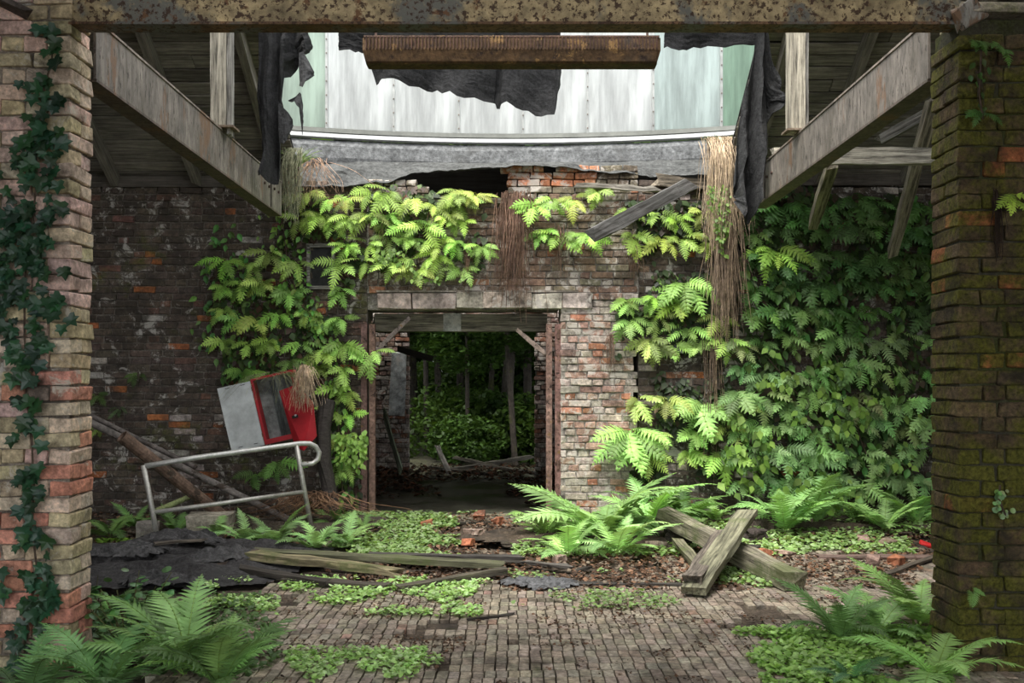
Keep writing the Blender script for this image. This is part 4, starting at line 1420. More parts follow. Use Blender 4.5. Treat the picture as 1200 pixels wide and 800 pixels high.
# hinge corners taken from the photograph: the body spans (294,443)-(345,520), tilted 12 degrees
ob = P(311, 521, YBX)
root = empty('metal_box', ob, 'open red metal cabinet, overgrown on top, tilted behind the railing', 'cabinet')
root.rotation_euler = (0, math.radians(-13), 0)
u = YBX / F
bw, bh, bd = 50 * u, 79 * u, 0.17
mb = MB()
t_ = 0.012
mb.box((t_ / 2, bd / 2, bh / 2), (t_, bd, bh)); mb.box((bw - t_ / 2, bd / 2, bh / 2), (t_, bd, bh))
mb.box((bw / 2, bd / 2, t_ / 2), (bw - 2 * t_, bd, t_)); mb.box((bw / 2, bd / 2, bh - t_ / 2), (bw - 2 * t_, bd, t_))
# front rim
mb.box((0.013, -0.004, bh / 2), (0.026, 0.008, bh)); mb.box((bw - 0.012, -0.004, bh / 2), (0.024, 0.008, bh))
mb.box((bw / 2, -0.004, 0.025), (bw, 0.007, 0.05)); mb.box((bw / 2, -0.004, bh - 0.012), (bw, 0.007, 0.024))
mb.build('carcass', M_paint, root, color=(0.36, 0.02, 0.026))
MB().box((bw / 2, bd - 0.01, bh / 2), (bw - 0.03, 0.01, bh - 0.03)).build('back_panel', M_grime, root, color=(0.20, 0.215, 0.205))
for zz in (0.25, 0.5, 0.75):
    MB().box((bw * (0.3 + 0.2 * zz), bd - 0.025, bh * 0.5), (0.015, 0.02, bh * 0.85)).build('inner_rail', M_grime, root, color=(0.10, 0.11, 0.105))
dw = 39 * u
dg = MB()
dg.box((-dw / 2 - 0.006, -0.012, bh / 2 - 0.01), (dw, 0.014, bh - 0.02))
dd = dg.build('door', M_paint, root, color=(0.56, 0.58, 0.58)); tag(dd, 'pale grey inner face of the left door')
for (sx, sz) in ((-0.25, 0.05), (-0.72, 0.05), (-0.25, 0.94), (-0.72, 0.94)):
    MB().box((sx * dw, -0.021, sz * bh), (0.045, 0.003, 0.006)).build('slot', M_grime, dd, color=(0.02, 0.02, 0.02))
for zz in (0.15, 0.85):
    MB().tube([(0.0, -0.016, bh * zz - 0.02), (0.0, -0.016, bh * zz + 0.02)], 0.008, 6).build('hinge', M_rust, root, color=(0.25, 0.08, 0.06))
# right door, bent outwards and lower
rd = MB()
inv = (Matrix.Translation(ob) @ Matrix.Rotation(math.radians(-13), 4, 'Y') @ Matrix.Translation((bw - 0.035, -0.05, 0.02))).inverted()
vs = [tuple(inv @ P(*q)) for q in ((346, 524, YBX - .03), (356, 528, YBX - .10), (371, 511, YBX - .10), (367, 472, YBX - .10), (348, 450, YBX - .06), (327, 458, YBX - .03))]
n5 = len(vs)
th = [(x_, y_ + 0.016, z_) for x_, y_, z_ in vs]
rd.add(vs + th, [tuple(range(n5)), tuple(range(2 * n5 - 1, n5 - 1, -1))] + [(i, i + n5, (i + 1) % n5 + n5, (i + 1) % n5) for i in range(n5)])
rdo = rd.build('door', M_paint, root, (bw - 0.035, -0.05, 0.02), color=(0.44, 0.022, 0.03)); tag(rdo, 'red right door with a latch hole, hanging askew')
lp = inv @ P(346, 488, YBX - .085)
MB().box(tuple(lp), (0.06, 0.03, 0.03)).build('latch', M_grime, rdo, color=(0.02, 0.015, 0.015))
MB().tube([lp + Vector((0.01, -0.03, 0.012)), lp + Vector((0.01, 0, 0.012))], 0.010, 8).build('lock', M_galv, rdo, color=(0.4, 0.4, 0.4))
strands('dry_grass', 358, 432, 16, 42, 110, YBX - 0.12, (0.60, 0.46, 0.34), 'straw tuft spilling over the right corner of the red cabinet', 86, r=0.0028, wave=0.02, out=0.12, cat='grass', up=0.05, flare=1.4)
strands('dry_grass', 326, 440, 30, 26, 34, YBX - 0.04, (0.26, 0.27, 0.16), 'thin grey grass hanging over the top of the red cabinet', 87, r=0.002, wave=0.03, out=0.08, cat='grass', flare=2.2, up=0.05)
tuft('grass_tuft', 350, 445, YBX, 90, 0.20, 0.26, (0.22, 0.32, 0.09), 'green grass tuft growing on the red cabinet', 93)

# ------------------------------------------------------------------ railing
def rpt(px, py):
    Y = 8.62 + (px - 168) / (365 - 168) * 0.75
    return P(px, py, Y)


r0 = rpt(184, 641)
r0.z = 0
root = empty('tube_railing', r0, 'bent galvanised tube railing with a rounded end, standing in front of the dark wall', 'railing')
tops = [rpt(170, 546), rpt(230, 536), rpt(290, 528), rpt(352, 519.5), rpt(363, 519.5), rpt(370, 523), rpt(374, 530), rpt(372.5, 538), rpt(366, 543), rpt(352, 544)]
MB().tube([p - r0 for p in tops], 0.026, 10).build('top_rail', M_galv, root, color=(0.56, 0.55, 0.52), smooth=True)
MB().tube([rpt(168, 545) - r0, rpt(179, 600) - r0, rpt(186, 646) - r0], 0.024, 10).build('post', M_galv, root, color=(0.50, 0.48, 0.44), smooth=True)
MB().tube([rpt(347, 519) - r0, rpt(355, 565) - r0, rpt(368, 634) - r0], 0.024, 10).build('post', M_galv, root, color=(0.50, 0.48, 0.44), smooth=True)
MB().tube([rpt(180, 600) - r0, rpt(270, 588) - r0, rpt(356, 576) - r0], 0.021, 10).build('mid_rail', M_galv, root, color=(0.50, 0.48, 0.44), smooth=True)

# pipes
def pipe(name, a, b_, r, color, label, hollow=True, mat=None, cat='pipe', n=14, seed=0):
    a, b_ = Vector(a), Vector(b_)
    d = (b_ - a).normalized()
    s = d.orthogonal().normalized(); t = d.cross(s)
    mb = MB()
    rings = [(a + d * 0.12, r * 0.8), (a, r * 0.8), (a, r), (a.lerp(b_, .5), r), (b_, r), (b_, 0.001)]
    for (p, rad) in rings:
        for k in range(n):
            q = 2 * PI * k / n
            mb.v.append(tuple(p - a + s * math.cos(q) * rad + t * math.sin(q) * rad)); mb.c.append((1, 1, 1))
    for i in range(len(rings) - 1):
        for k in range(n):
            k2 = (k + 1) % n
            mb.f.append((i * n + k, i * n + k2, (i + 1) * n + k2, (i + 1) * n + k))
    mb.f.append(tuple(range(n)))
    return tag(mb.build(name, mat or M_pipe, None, a, color=color), label, cat)


pipe('steel_pipe', P(143, 511, 8.75), P(283, 622, 9.6), 0.062, (0.17, 0.11, 0.08), 'thick rusty pipe leaning behind the railing, its open end up')
pipe('steel_pipe', P(100, 492, 9.3), P(345, 612, 9.75), 0.036, (0.20, 0.175, 0.16), 'long thin grey pipe leaning behind the thick rusty one')
pipe('steel_pipe', P(100, 484, 9.45), P(230, 548, 9.55), 0.028, (0.14, 0.12, 0.11), 'dark short pipe lying along the upper part of the long thin one')
pipe('branch', P(182, 599, 9.3), P(222, 582, 9.6), 0.028, (0.26, 0.30, 0.13), 'mossy green branch leaning under the mid rail of the railing', mat=M_bark, cat='branch')
# charred log by the door
mb = MB()
pts = [P(384, 470, 10.1), P(379, 500, 10.0), P(379, 540, 9.95), P(386, 575, 9.9), P(391, 618, 9.85)]
mb.tube([p - pts[-1] for p in pts], [0.085, 0.075, 0.085, 0.07, 0.085], 12)
for i, v in enumerate(mb.v):
    e = 0.02 * fbm(v[0] * 9, v[1] * 9, v[2] * 2.2)
    mb.v[i] = (v[0] + e, v[1] + e, v[2])
tag(mb.build('charred_post', M_char, None, pts[-1], color=(0.07, 0.06, 0.055)), 'black charred post standing between the red cabinet and the doorway', 'post')
pts2 = [P(378, 585, 9.9), P(395, 580, 9.8)]
strands('dead_fern_heap', 362, 580, 60, 30, 140, 9.7, (0.24, 0.14, 0.09), 'heap of dry brown stalks at the foot of the charred post', 88, r=0.004, wave=0.10, out=0.25, cat='dead plants', flare=1.6)


# stones
def stone(name, loc, dim, color, label, seed, rz=0.0, mat=None, cat='stone', group=None, rag=0.12):
    rr = random.Random(seed)
    mb = MB()
    n = 5
    idx = {}
    for f_ in range(6):
        for i in range(n + 1):
            for j in range(n + 1):
                u_, v_ = 2 * i / n - 1, 2 * j / n - 1
                p = [(1, u_, v_), (-1, u_, v_), (u_, 1, v_), (u_, -1, v_), (u_, v_, 1), (u_, v_, -1)][f_]
                key = tuple(round(q, 3) for q in p)
                if key not in idx:
                    q = Vector(p)
                    q = q * (0.8 + 0.2 / max(0.3, q.length))
                    q += Vector((fbm(*q, 1.3 + 0), fbm(q.y + seed, q.z, q.x, 1.3), fbm(q.z, q.x + seed, q.y, 1.3))) * rag
                    idx[key] = len(mb.v)
                    mb.v.append((q.x * dim[0] / 2, q.y * dim[1] / 2, (q.z + 1) * dim[2] / 2)); mb.c.append((1, 1, 1))
    for f_ in range(6):
        for i in range(n):
            for j in range(n):
                q = []
                for (di, dj) in ((0, 0), (1, 0), (1, 1), (0, 1)):
                    u_, v_ = 2 * (i + di) / n - 1, 2 * (j + dj) / n - 1
                    p = [(1, u_, v_), (-1, u_, v_), (u_, 1, v_), (u_, -1, v_), (u_, v_, 1), (u_, v_, -1)][f_]
                    q.append(idx[tuple(round(w_, 3) for w_ in p)])
                if f_ in (1, 2, 5):
                    q = q[::-1]
                mb.f.append(tuple(q))
    return tag(mb.build(name, mat or M_stone, None, loc, color=color, rot=(0, 0, rz)), label, cat, group)


stone('stone_block', P(247, 636, 9.3) + Vector((0, 0, -0.0)), (0.44, 0.34, 0.30), (0.42, 0.38, 0.30), 'squared mossy stone block under the pipes', 101, 0.1)
stone('stone_block', P(173, 640, 8.95), (0.21, 0.2, 0.24), (0.30, 0.27, 0.24), 'small grey stone stump beside the railing post', 102, 0.3)

# ------------------------------------------------------------------ ground heaps, planks, felt on the ground
def sheet_ground(name, cx, cy, w, d, h, color, label, cat, seed, mat, n=46, rot=0.0, thick=0.012, edge=0.35):
    mb = MB()
    keepf = {}
    for j in range(n + 1):
        for i in range(n + 1):
            u_, v_ = 2 * i / n - 1, 2 * j / n - 1
            r = math.sqrt(u_ * u_ + v_ * v_)
            x, y = u_ * w / 2, v_ * d / 2
            x += 0.08 * fbm(u_, v_, seed, 2) * w * 0.4; y += 0.08 * fbm(u_ + 5, v_, seed, 2) * d * 0.4
            bell = max(0.0, 1 - r ** 2.2)
            folds = abs(fbm(u_ * 1.2, v_ * 3.4, seed, 1.1))
            fold2 = abs(fbm(u_ * 2.2 + v_ * 1.5, v_ * 4.5, seed, 1.0))
            z = h * bell * (0.5 + 0.45 * folds + 0.35 * fold2) + 0.03 * folds + 0.03 * fold2
            mb.v.append((x, y, z + 0.004)); mb.c.append((1, 1, 1))
            keepf[(i, j)] = r + 0.22 * fbm(u_ * 2, v_ * 2, seed + 3, 1)
    for j in range(n):
        for i in range(n):
            if keepf[(i, j)] < 0.97:
                a = j * (n + 1) + i
                mb.f.append((a, a + 1, a + n + 2, a + n + 1))
    o = mb.build(name, mat, None, (cx, cy, 0), color=color, rot=(0, 0, rot))
    return tag(o, label, cat)


g = G(200, 664)
sheet_ground('felt_heap', g.x - 0.05, g.y + 0.1, 2.7, 2.2, 0.16, (0.055, 0.052, 0.052), 'crumpled heap of black roofing felt on the floor beside the ivy pillar', 'roofing felt', 111, M_felt, n=64)
g = G(628, 686)
sheet_ground('felt_scrap', g.x, g.y, 0.62, 0.42, 0.04, (0.15, 0.15, 0.155), 'flat grey felt scrap on the floor between the plank pile and the crossed beams', 'roofing felt', 112, M_felt, n=20)
g = G(690, 640)
sheet_ground('soil_mound', g.x, g.y + 0.45, 3.4, 1.3, 0.07, (0.10, 0.075, 0.055), 'low mound of earth and litter before the doorway', 'earth', 113, M_soil, n=40)
g = G(960, 625)
sheet_ground('soil_mound', g.x + 0.1, g.y + 0.35, 3.6, 1.3, 0.10, (0.10, 0.075, 0.055), 'low bank of earth along the foot of the right wall', 'earth', 114, M_soil, n=40)
g = G(300, 625)
sheet_ground('soil_mound', g.x + 0.1, g.y + 0.35, 3.9, 1.4, 0.09, (0.10, 0.08, 0.06), 'low bank of earth along the foot of the left wall', 'earth', 115, M_soil, n=40)


for k, (px, py, w, d, rz, lab) in enumerate(((150, 668, 0.7, 0.4, 0.3, 'loose felt piece on the felt heap, next to the ivy pillar'), (215, 655, 0.8, 0.35, -0.3, 'curled felt piece across the middle of the felt heap'),
                                              (262, 668, 0.6, 0.45, 0.6, 'torn felt piece on the right end of the felt heap'), (185, 690, 0.6, 0.3, 0.1, 'felt piece at the near edge of the felt heap'))):
    g = G(px, py)
    o = sheet_ground('felt_piece', g.x, g.y, w, d, 0.09, (0.085, 0.082, 0.082), lab, 'roofing felt', 190 + k, M_felt, n=20, rot=rz)
    o.location.z = (0.12, 0.15, 0.09, 0.03)[k]


def gplank(p0, p1, w, h, label, color, seed, z0=0.03, z1=0.03, mat=None, name='plank', cat='plank', rag=0.006, group=None):
    a, b_ = G(*p0), G(*p1)
    a.z, b_.z = z0 + h / 2, z1 + h / 2
    return beam_between(name, a, b_, w, h, mat or M_wood, color, None, seed=seed, label=label, cat=cat, rag=rag, group=group)


GP = 'planks of the pile left of the middle'
gplank((290, 657), (606, 659), 0.16, 0.03, 'grey plank along the back of the plank pile', (0.22, 0.20, 0.17), 121, 0.03, 0.02, group=GP)
gplank((295, 663), (590, 672), 0.15, 0.04, 'long mossy green plank across the top of the pile', (0.20, 0.20, 0.12), 122, 0.10, 0.05, mat=M_woodmoss, group=GP)
gplank((300, 668), (470, 677), 0.14, 0.05, 'pale yellowish broken plank at the front left of the pile', (0.40, 0.34, 0.20), 123, 0.10, 0.02, mat=M_woodmoss, rag=0.012, group=GP)
gplank((282, 676), (380, 688), 0.10, 0.035, 'black plank lying on the edge of the felt heap', (0.08, 0.07, 0.06), 124, 0.05, 0.02, group=GP)
gplank((330, 684), (452, 692), 0.12, 0.03, 'dark plank in front of the pale broken one', (0.13, 0.11, 0.09), 125, 0.02, 0.02, group=GP)
gplank((470, 694), (592, 676), 0.07, 0.045, 'thin dark batten slanting in front of the plank pile', (0.17, 0.15, 0.11), 126, 0.01, 0.03, group=GP)
gplank((380, 652), (520, 664), 0.10, 0.03, 'weathered board crossing under the mossy green plank', (0.18, 0.16, 0.14), 127, 0.01, 0.02, group=GP)
gplank((430, 660), (612, 664), 0.09, 0.03, 'narrow dark board with its end at the right tip of the pile', (0.12, 0.11, 0.10), 128, 0.06, 0.06, group=GP)
gplank((650, 686), (800, 687), 0.06, 0.025, 'long thin dark lath lying level on the paving', (0.10, 0.09, 0.08), 129, 0.0, 0.0, name='lath')
gplank((640, 646), (728, 643), 0.10, 0.03, 'brown splintered piece on the litter before the doorway', (0.14, 0.10, 0.07), 130, 0.08, 0.05)
gplank((552, 727), (598, 722), 0.04, 0.02, 'short dark stick on the paving below the plank pile', (0.07, 0.06, 0.05), 131, 0, 0, name='stick', cat='stick')
gplank((672, 672), (690, 666), 0.05, 0.02, 'small dark wood chip on the litter right of the grey felt scrap', (0.07, 0.06, 0.05), 132, 0.0, 0.0, name='wood_chip', cat='wood')
gplank((955, 655), (1094, 655), 0.13, 0.03, 'flat reddish board on the floor before the right fern bank', (0.28, 0.19, 0.16), 133, 0.0, 0.0)
gplank((1040, 677), (1098, 655), 0.05, 0.03, 'thin stick lying near the foot of the mossy pillar', (0.16, 0.13, 0.10), 134, 0.01, 0.01, name='stick', cat='stick')
gplank((455, 611), (596, 607), 0.10, 0.03, 'bleached batten lying at the doorway sill', (0.34, 0.32, 0.22), 135, 0.02, 0.02, name='batten')
gplank((178, 668), (238, 662), 0.035, 0.02, 'pale stick lying on the felt heap', (0.24, 0.20, 0.16), 136, 0.20, 0.20, name='stick', cat='stick')
gplank((205, 652), (262, 649), 0.05, 0.03, 'brown lath along the back of the felt heap', (0.13, 0.09, 0.07), 137, 0.15, 0.13, name='lath')
gplank((250, 676), (300, 664), 0.06, 0.03, 'short brown board at the right end of the felt heap', (0.15, 0.11, 0.085), 138, 0.06, 0.12, name='board', cat='board')
gplank((612, 662), (668, 668), 0.07, 0.02, 'grey chip of board right of the plank pile', (0.20, 0.18, 0.16), 139, 0.02, 0.02, name='board', cat='board')
# crossed beams at right
a = G(786, 640); a.z = 0.22; b2 = G(822, 700); b2.z = 0.07
beam_between('squared_beam', Vector((G(783, 640).x, 9.0, 0.25)), Vector((G(942, 700).x, 6.72, 0.07)), 0.15, 0.14, M_woodmoss, (0.42, 0.38, 0.28), seed=141, rag=0.008,
             label='long squared beam, mossy at its upper end, lying toward the mossy pillar', cat='beam')
beam_between('squared_beam', Vector((G(846, 640).x - 0.0, 7.75, 0.44)), Vector((G(818, 702).x, 6.62, 0.07)), 0.17, 0.05, M_woodmoss, (0.34, 0.33, 0.22), seed=142, rag=0.010,
             label='greenish plank propped across the long squared beam', cat='plank')
beam_between('squared_beam', Vector((G(836, 640).x - 0.12, 7.72, 0.26)), Vector((G(815, 700).x - 0.03, 6.60, 0.09)), 0.13, 0.11, M_wood, (0.26, 0.22, 0.18), seed=143, rag=0.012,
             label='dark split beam beside the greenish propped plank', cat='beam')
beam_between('squared_beam', Vector((G(796, 650).x, 8.3, 0.10)), Vector((G(800, 668).x + 0.12, 7.3, 0.04)), 0.09, 0.06, M_woodmoss, (0.26, 0.24, 0.16), seed=144, rag=0.010,
             label='short mossy batten under the left side of the crossed beams', cat='batten')
# red fragments behind the beams
for (px, py, w, h, rz, lab) in ((818, 611, 0.22, 0.05, 0.5, 'bright red plastic strip on the rubble behind the crossed beams'),
                                (848, 626, 0.06, 0.05, 0.2, 'small red plastic fragment right of the bright red strip'),
                                (1085, 643, 0.10, 0.03, -0.2, 'red tile fragment near the mossy pillar foot')):
    p = P(px, py, 9.1 if py < 640 else 8.5)
    p.z = max(p.z - 0.05, 0.05)
    g = brick_geo(w, 0.06, h, R, 0.006)
    tag(MB().add(*g).build('red_fragment', M_paint, None, p, color=(0.60, 0.03, 0.03), rot=(0.2, 0.3, rz)), lab, 'debris')
# a dark heap of junk behind the beams
for k, (px, py, sx, sz, c, lab) in enumerate(((806, 632, 0.42, 0.16, (0.06, 0.05, 0.045), 'dark rubble lump behind the upper end of the long beam'),
                                              (880, 628, 0.22, 0.12, (0.07, 0.055, 0.05), 'dark rubble lump right of the red strip'),
                                              (897, 618, 0.12, 0.22, (0.16, 0.12, 0.10), 'upright brown stub in the fern bank behind the crossed beams'),
                                              (868, 642, 0.26, 0.07, (0.05, 0.045, 0.04), 'black flat lump beside the propped plank'))):
    p = G(px, max(py + 6, 625))
    stone('rubble_lump', p, (sx, 0.25, sz), c, lab, 150 + k, 0.3 * k, mat=M_soil, cat='rubble', rag=0.3)

# loose bricks and stones, each its own thing
loose = [(562, 612, 'orange brick lying near the right end of the sill'), (583, 618, 'brick fragment beside the orange brick at the doorway'), (556, 632, 'pale brick fragment in the litter before the doorway'),
         (548, 640, 'dark red brick half buried before the doorway'), (746, 634, 'orange brick shard left of the crossed beams'), (760, 630, 'second orange shard left of the crossed beams'),
         (770, 642, 'pinkish brick shard nearest the crossed beams'), (655, 659, 'pink brick piece right of the plank pile tip'), (920, 652, 'brick piece right of the crossed beams, by the board'),
         (1012, 636, 'flat brown stone on the fern bank before the mossy pillar'), (1040, 640, 'pale flat stone next to the flat brown one'), (1050, 662, 'pale rubble stone on the flat reddish board'),
         (1022, 662, 'pinkish rubble stone on the paving edge'), (896, 652, 'small orange brick chip under the long beam'), (500, 622, 'brown brick piece left of the orange one at the sill')]
for k, (px, py, lab) in enumerate(loose):
    rr = random.Random(k)
    p = G(px, py); p.z = 0.035
    if p.y > 8.9: p.z = 0.07
    g = brick_geo(rr.uniform(0.10, 0.2), rr.uniform(0.08, 0.12), rr.uniform(0.05, 0.08), rr, 0.014)
    c = jig((0.50, 0.20, 0.11), rr, 0.2) if ('orange' in lab or 'red' in lab) else jig((0.36, 0.26, 0.21), rr, 0.2)
    tag(MB().add(*g).build('loose_brick', M_stone if 'stone' in lab else M_brick_pale, None, p, color=c, rot=(rr.uniform(-.2, .2), rr.uniform(-.2, .2), rr.uniform(0, 3))), lab, 'brick')

# ------------------------------------------------------------------ ground leaves (uncountable): stuff
def carpet(name, n, region, size, colors, label, cat, seed, mat, h=(0.01, 0.05), flat=0.5):
    """region(rng) -> (x, y) or None"""
    rr = random.Random(seed)
    V, Fc, Cc = [], [], []
    out6 = [(0, 0), (-.42, .2), (-.5, .6), (0, 1.0), (.5, .6), (.42, .2)]
    cnt = 0
    while cnt < n:
        q = region(rr)
        cnt += 1
        if q is None:
            continue
        x, y, z0 = q
        s = size * rr.uniform(0.6, 1.3)
        az = rr.uniform(0, 2 * PI); ti = rr.uniform(-flat, flat); ti2 = rr.uniform(-flat, flat)
        ca, sa = math.cos(az), math.sin(az)
        z = z0 + rr.uniform(*h)
        b_ = len(V)
        c = rr.choice(colors); k = rr.uniform(0.75, 1.25)
        for (u_, v_) in out6:
            lx, ly = u_ * s, (v_ - .5) * s
            lz = lx * ti + ly * ti2 - 0.25 * abs(lx)
            V.append((x + lx * ca - ly * sa, y + lx * sa + ly * ca, z + lz))
            Cc.append((c[0] * k, c[1] * k, c[2] * k))
        Fc += [(b_, b_ + 1, b_ + 2, b_ + 3), (b_, b_ + 3, b_ + 4, b_ + 5)]
    mb = MB(); mb.v, mb.f, mb.c = V, Fc, Cc
    o = mb.build(name, mat, color=(1, 1, 1))
    return tag(o, label, cat, None, 'stuff')


def blob(poly_px, dens_seed, thr, zf=lambda x, y: 0.0, sc_=1.6):
    """random ground point inside a pixel-range band whose noise is above thr"""
    x0p, x1p, y0p, y1p = poly_px
    Ya, Yb = EYE * F / (y1p - 450), EYE * F / (y0p - 450)

    def f(rr):
        Y = rr.uniform(Ya, min(Yb, YW - 0.05))
        px = rr.uniform(x0p, x1p)
        x = (px - 600) / F * Y
        e = min(1.0, (px - x0p) / 40, (x1p - px) / 40, (Y - Ya) / 0.25 + 0.15)
        if fbm(x, Y, dens_seed, sc_) < thr + (1 - e) * 0.5:
            return None
        return (x, Y, zf(x, Y))
    return f


GC = [(0.36, 0.52, 0.20), (0.30, 0.46, 0.14), (0.42, 0.56, 0.28), (0.24, 0.40, 0.12)]
zb_f = lambda x, y: max(0.0, (y - 8.7) * 0.05)
carpet('ground_leaves', 9000, blob((600, 1098, 606, 653), 1, -0.25, zb_f), 0.042, GC, 'carpet of small pale green leaves before the right wall', 'ground cover', 161, M_leaf)
carpet('ground_leaves', 6500, blob((385, 560, 606, 660), 2, -0.15, zb_f), 0.04, GC, 'carpet of small pale green leaves left of the doorway sill', 'ground cover', 162, M_leaf)
carpet('ground_leaves', 2200, blob((105, 180, 636, 668), 3, -0.4, zb_f), 0.045, [(0.30, 0.52, 0.08), (0.25, 0.44, 0.06)], 'yellow-green leaf patch between ivy pillar and felt heap', 'ground cover', 163, M_leaf)
carpet('ground_leaves', 9000, blob((205, 590, 680, 732), 4, 0.08, sc_=2.3), 0.030, GC, 'patch of small pale leaves in front of the plank pile', 'ground cover', 164, M_leaf)
carpet('ground_leaves', 2600, blob((90, 330, 700, 800), 5, -0.3), 0.036, [(0.16, 0.28, 0.09), (0.12, 0.22, 0.07)], 'dark green leaves round the ivy pillar foot', 'ground cover', 165, M_leaf)
carpet('ground_leaves', 3600, blob((300, 520, 765, 820), 6, 0.02, sc_=2.5), 0.027, GC, 'pale leaf patch at the near edge of the paving', 'ground cover', 166, M_leaf)
carpet('ground_leaves', 7000, blob((860, 1140, 740, 830), 7, -0.25), 0.034, [(0.32, 0.52, 0.12), (0.24, 0.42, 0.10), (0.36, 0.54, 0.18)], 'leafy patch at the foot of the mossy pillar', 'ground cover', 167, M_leaf)
carpet('ground_leaves', 900, blob((835, 905, 662, 690), 8, -0.5), 0.032, GC, 'small leaf patch in the angle of the crossed beams', 'ground cover', 168, M_leaf)
carpet('ground_leaves', 3000, blob((560, 900, 672, 720), 9, 0.22), 0.03, GC, 'scattered pale leaflets over the back of the paving', 'ground cover', 169, M_leaf)
BRN = [(0.16, 0.085, 0.05), (0.10, 0.06, 0.04), (0.24, 0.14, 0.09), (0.06, 0.04, 0.03), (0.20, 0.16, 0.12)]
carpet('leaf_litter', 16000, blob((380, 1098, 606, 694), 10, -0.3, zb_f), 0.034, BRN, 'brown leaf litter before the doorway', 'leaf litter', 171, M_litter, h=(0.002, 0.03))
carpet('leaf_litter', 16000, blob((300, 1100, 680, 815), 11, 0.13, sc_=2.6), 0.018, BRN, 'crumbled brown litter strewn over the paving', 'leaf litter', 172, M_litter, h=(0.004, 0.012))
carpet('leaf_litter', 3000, blob((100, 400, 600, 660), 12, -0.3, zb_f), 0.038, BRN, 'brown litter along the foot of the dark wall', 'leaf litter', 173, M_litter, h=(0.002, 0.03))

# ------------------------------------------------------------------ ground ferns
GF = [  # px, py (base), size, n, colour, label
    (706, 636, 1.02, 15, (0.30, 0.50, 0.17), 'tallest pale fern standing right of the doorway, before the pier'),
    (640, 632, 0.50, 9, (0.30, 0.50, 0.14), 'low fern at the right end of the sill'),
    (664, 652, 0.55, 9, (0.34, 0.56, 0.18), 'bright low fern in front of the tallest one'),
    (725, 650, 0.66, 10, (0.34, 0.55, 0.20), 'bright fern right in front of the lime-washed pier'),
    (760, 622, 0.95, 13, (0.26, 0.46, 0.15), 'spreading fern left of the crossed beams'),
    (800, 612, 0.75, 11, (0.17, 0.33, 0.09), 'dark fern against the wall behind the crossed beams'),
    (838, 618, 0.45, 8, (0.24, 0.42, 0.12), 'fern behind the red plastic strip'),
    (920, 628, 0.75, 12, (0.27, 0.47, 0.15), 'fern in the bank just right of the crossed beams'),
    (955, 622, 0.85, 11, (0.24, 0.43, 0.14), 'taller fern in the middle of the right bank'),
    (1005, 618, 0.48, 8, (0.22, 0.40, 0.12), 'duller fern in the right bank, just left of the spiky bright one'),
    (1035, 625, 0.62, 11, (0.30, 0.50, 0.16), 'spiky bright fern in the right bank'),
    (1075, 620, 0.68, 11, (0.27, 0.48, 0.15), 'fern in the right bank nearest the mossy pillar'),
    (255, 635, 0.34, 8, (0.24, 0.40, 0.14), 'small fern in front of the mossy stone block'),
    (290, 640, 0.42, 9, (0.28, 0.46, 0.17), 'fern right of the mossy stone block'),
    (325, 640, 0.50, 10, (0.28, 0.46, 0.18), 'fern left of the right railing post'),
    (370, 645, 0.46, 10, (0.30, 0.50, 0.18), 'fern at the foot of the right railing post'),
    (405, 640, 0.40, 9, (0.28, 0.46, 0.16), 'fern between the railing and the doorway'),
    (395, 620, 0.38, 8, (0.16, 0.30, 0.08), 'dark fern at the foot of the charred post'),
    (425, 625, 0.30, 7, (0.24, 0.40, 0.12), 'small fern at the left end of the sill'),
    (130, 632, 0.42, 8, (0.14, 0.26, 0.07), 'dark fern beside the ivy pillar, against the wall'),
    (158, 622, 0.38, 8, (0.16, 0.30, 0.09), 'spiky fern left of the railing post'),
    (205, 628, 0.38, 8, (0.15, 0.30, 0.08), 'green fern between railing post and stone block'),
    # foreground, left
    (215, 790, 0.62, 14, (0.22, 0.38, 0.12), 'largest foreground fern, beside the ivy pillar'),
    (262, 810, 0.55, 12, (0.20, 0.36, 0.11), 'foreground fern right of the largest one, at the frame edge'),
    (120, 812, 0.55, 12, (0.15, 0.29, 0.10), 'dark foreground fern in front of the ivy pillar foot'),
    (30, 830, 0.48, 11, (0.13, 0.26, 0.09), 'dark foreground fern at the left corner'),
    (130, 720, 0.30, 8, (0.14, 0.28, 0.08), 'small fern peeping out behind the round-leaved shrub'),
    # foreground, right
    (1075, 735, 0.60, 12, (0.28, 0.46, 0.15), 'pale fern leaning on the foot of the mossy pillar'),
    (985, 752, 0.52, 12, (0.15, 0.27, 0.09), 'dark arching fern left of the mossy pillar'),
    (1030, 745, 0.45, 10, (0.24, 0.40, 0.14), 'fern between the dark arching fern and the pale one'),
    (1095, 800, 0.50, 11, (0.24, 0.42, 0.12), 'fern at the near corner of the mossy pillar'),
    (1000, 800, 0.26, 7, (0.10, 0.22, 0.09), 'small bluish fern at the bottom right of the paving')]
for k, (px, py, s, n, c, lab) in enumerate(GF):
    p = G(px, py)
    p.y = min(p.y, YW - 0.25)
    p.x = (px - 600) / F * p.y
    if p.y > 8.9: p.z = 0.03
    fern(p, s, n, c, lab, kind='ground', seed=k * 7 + 1)

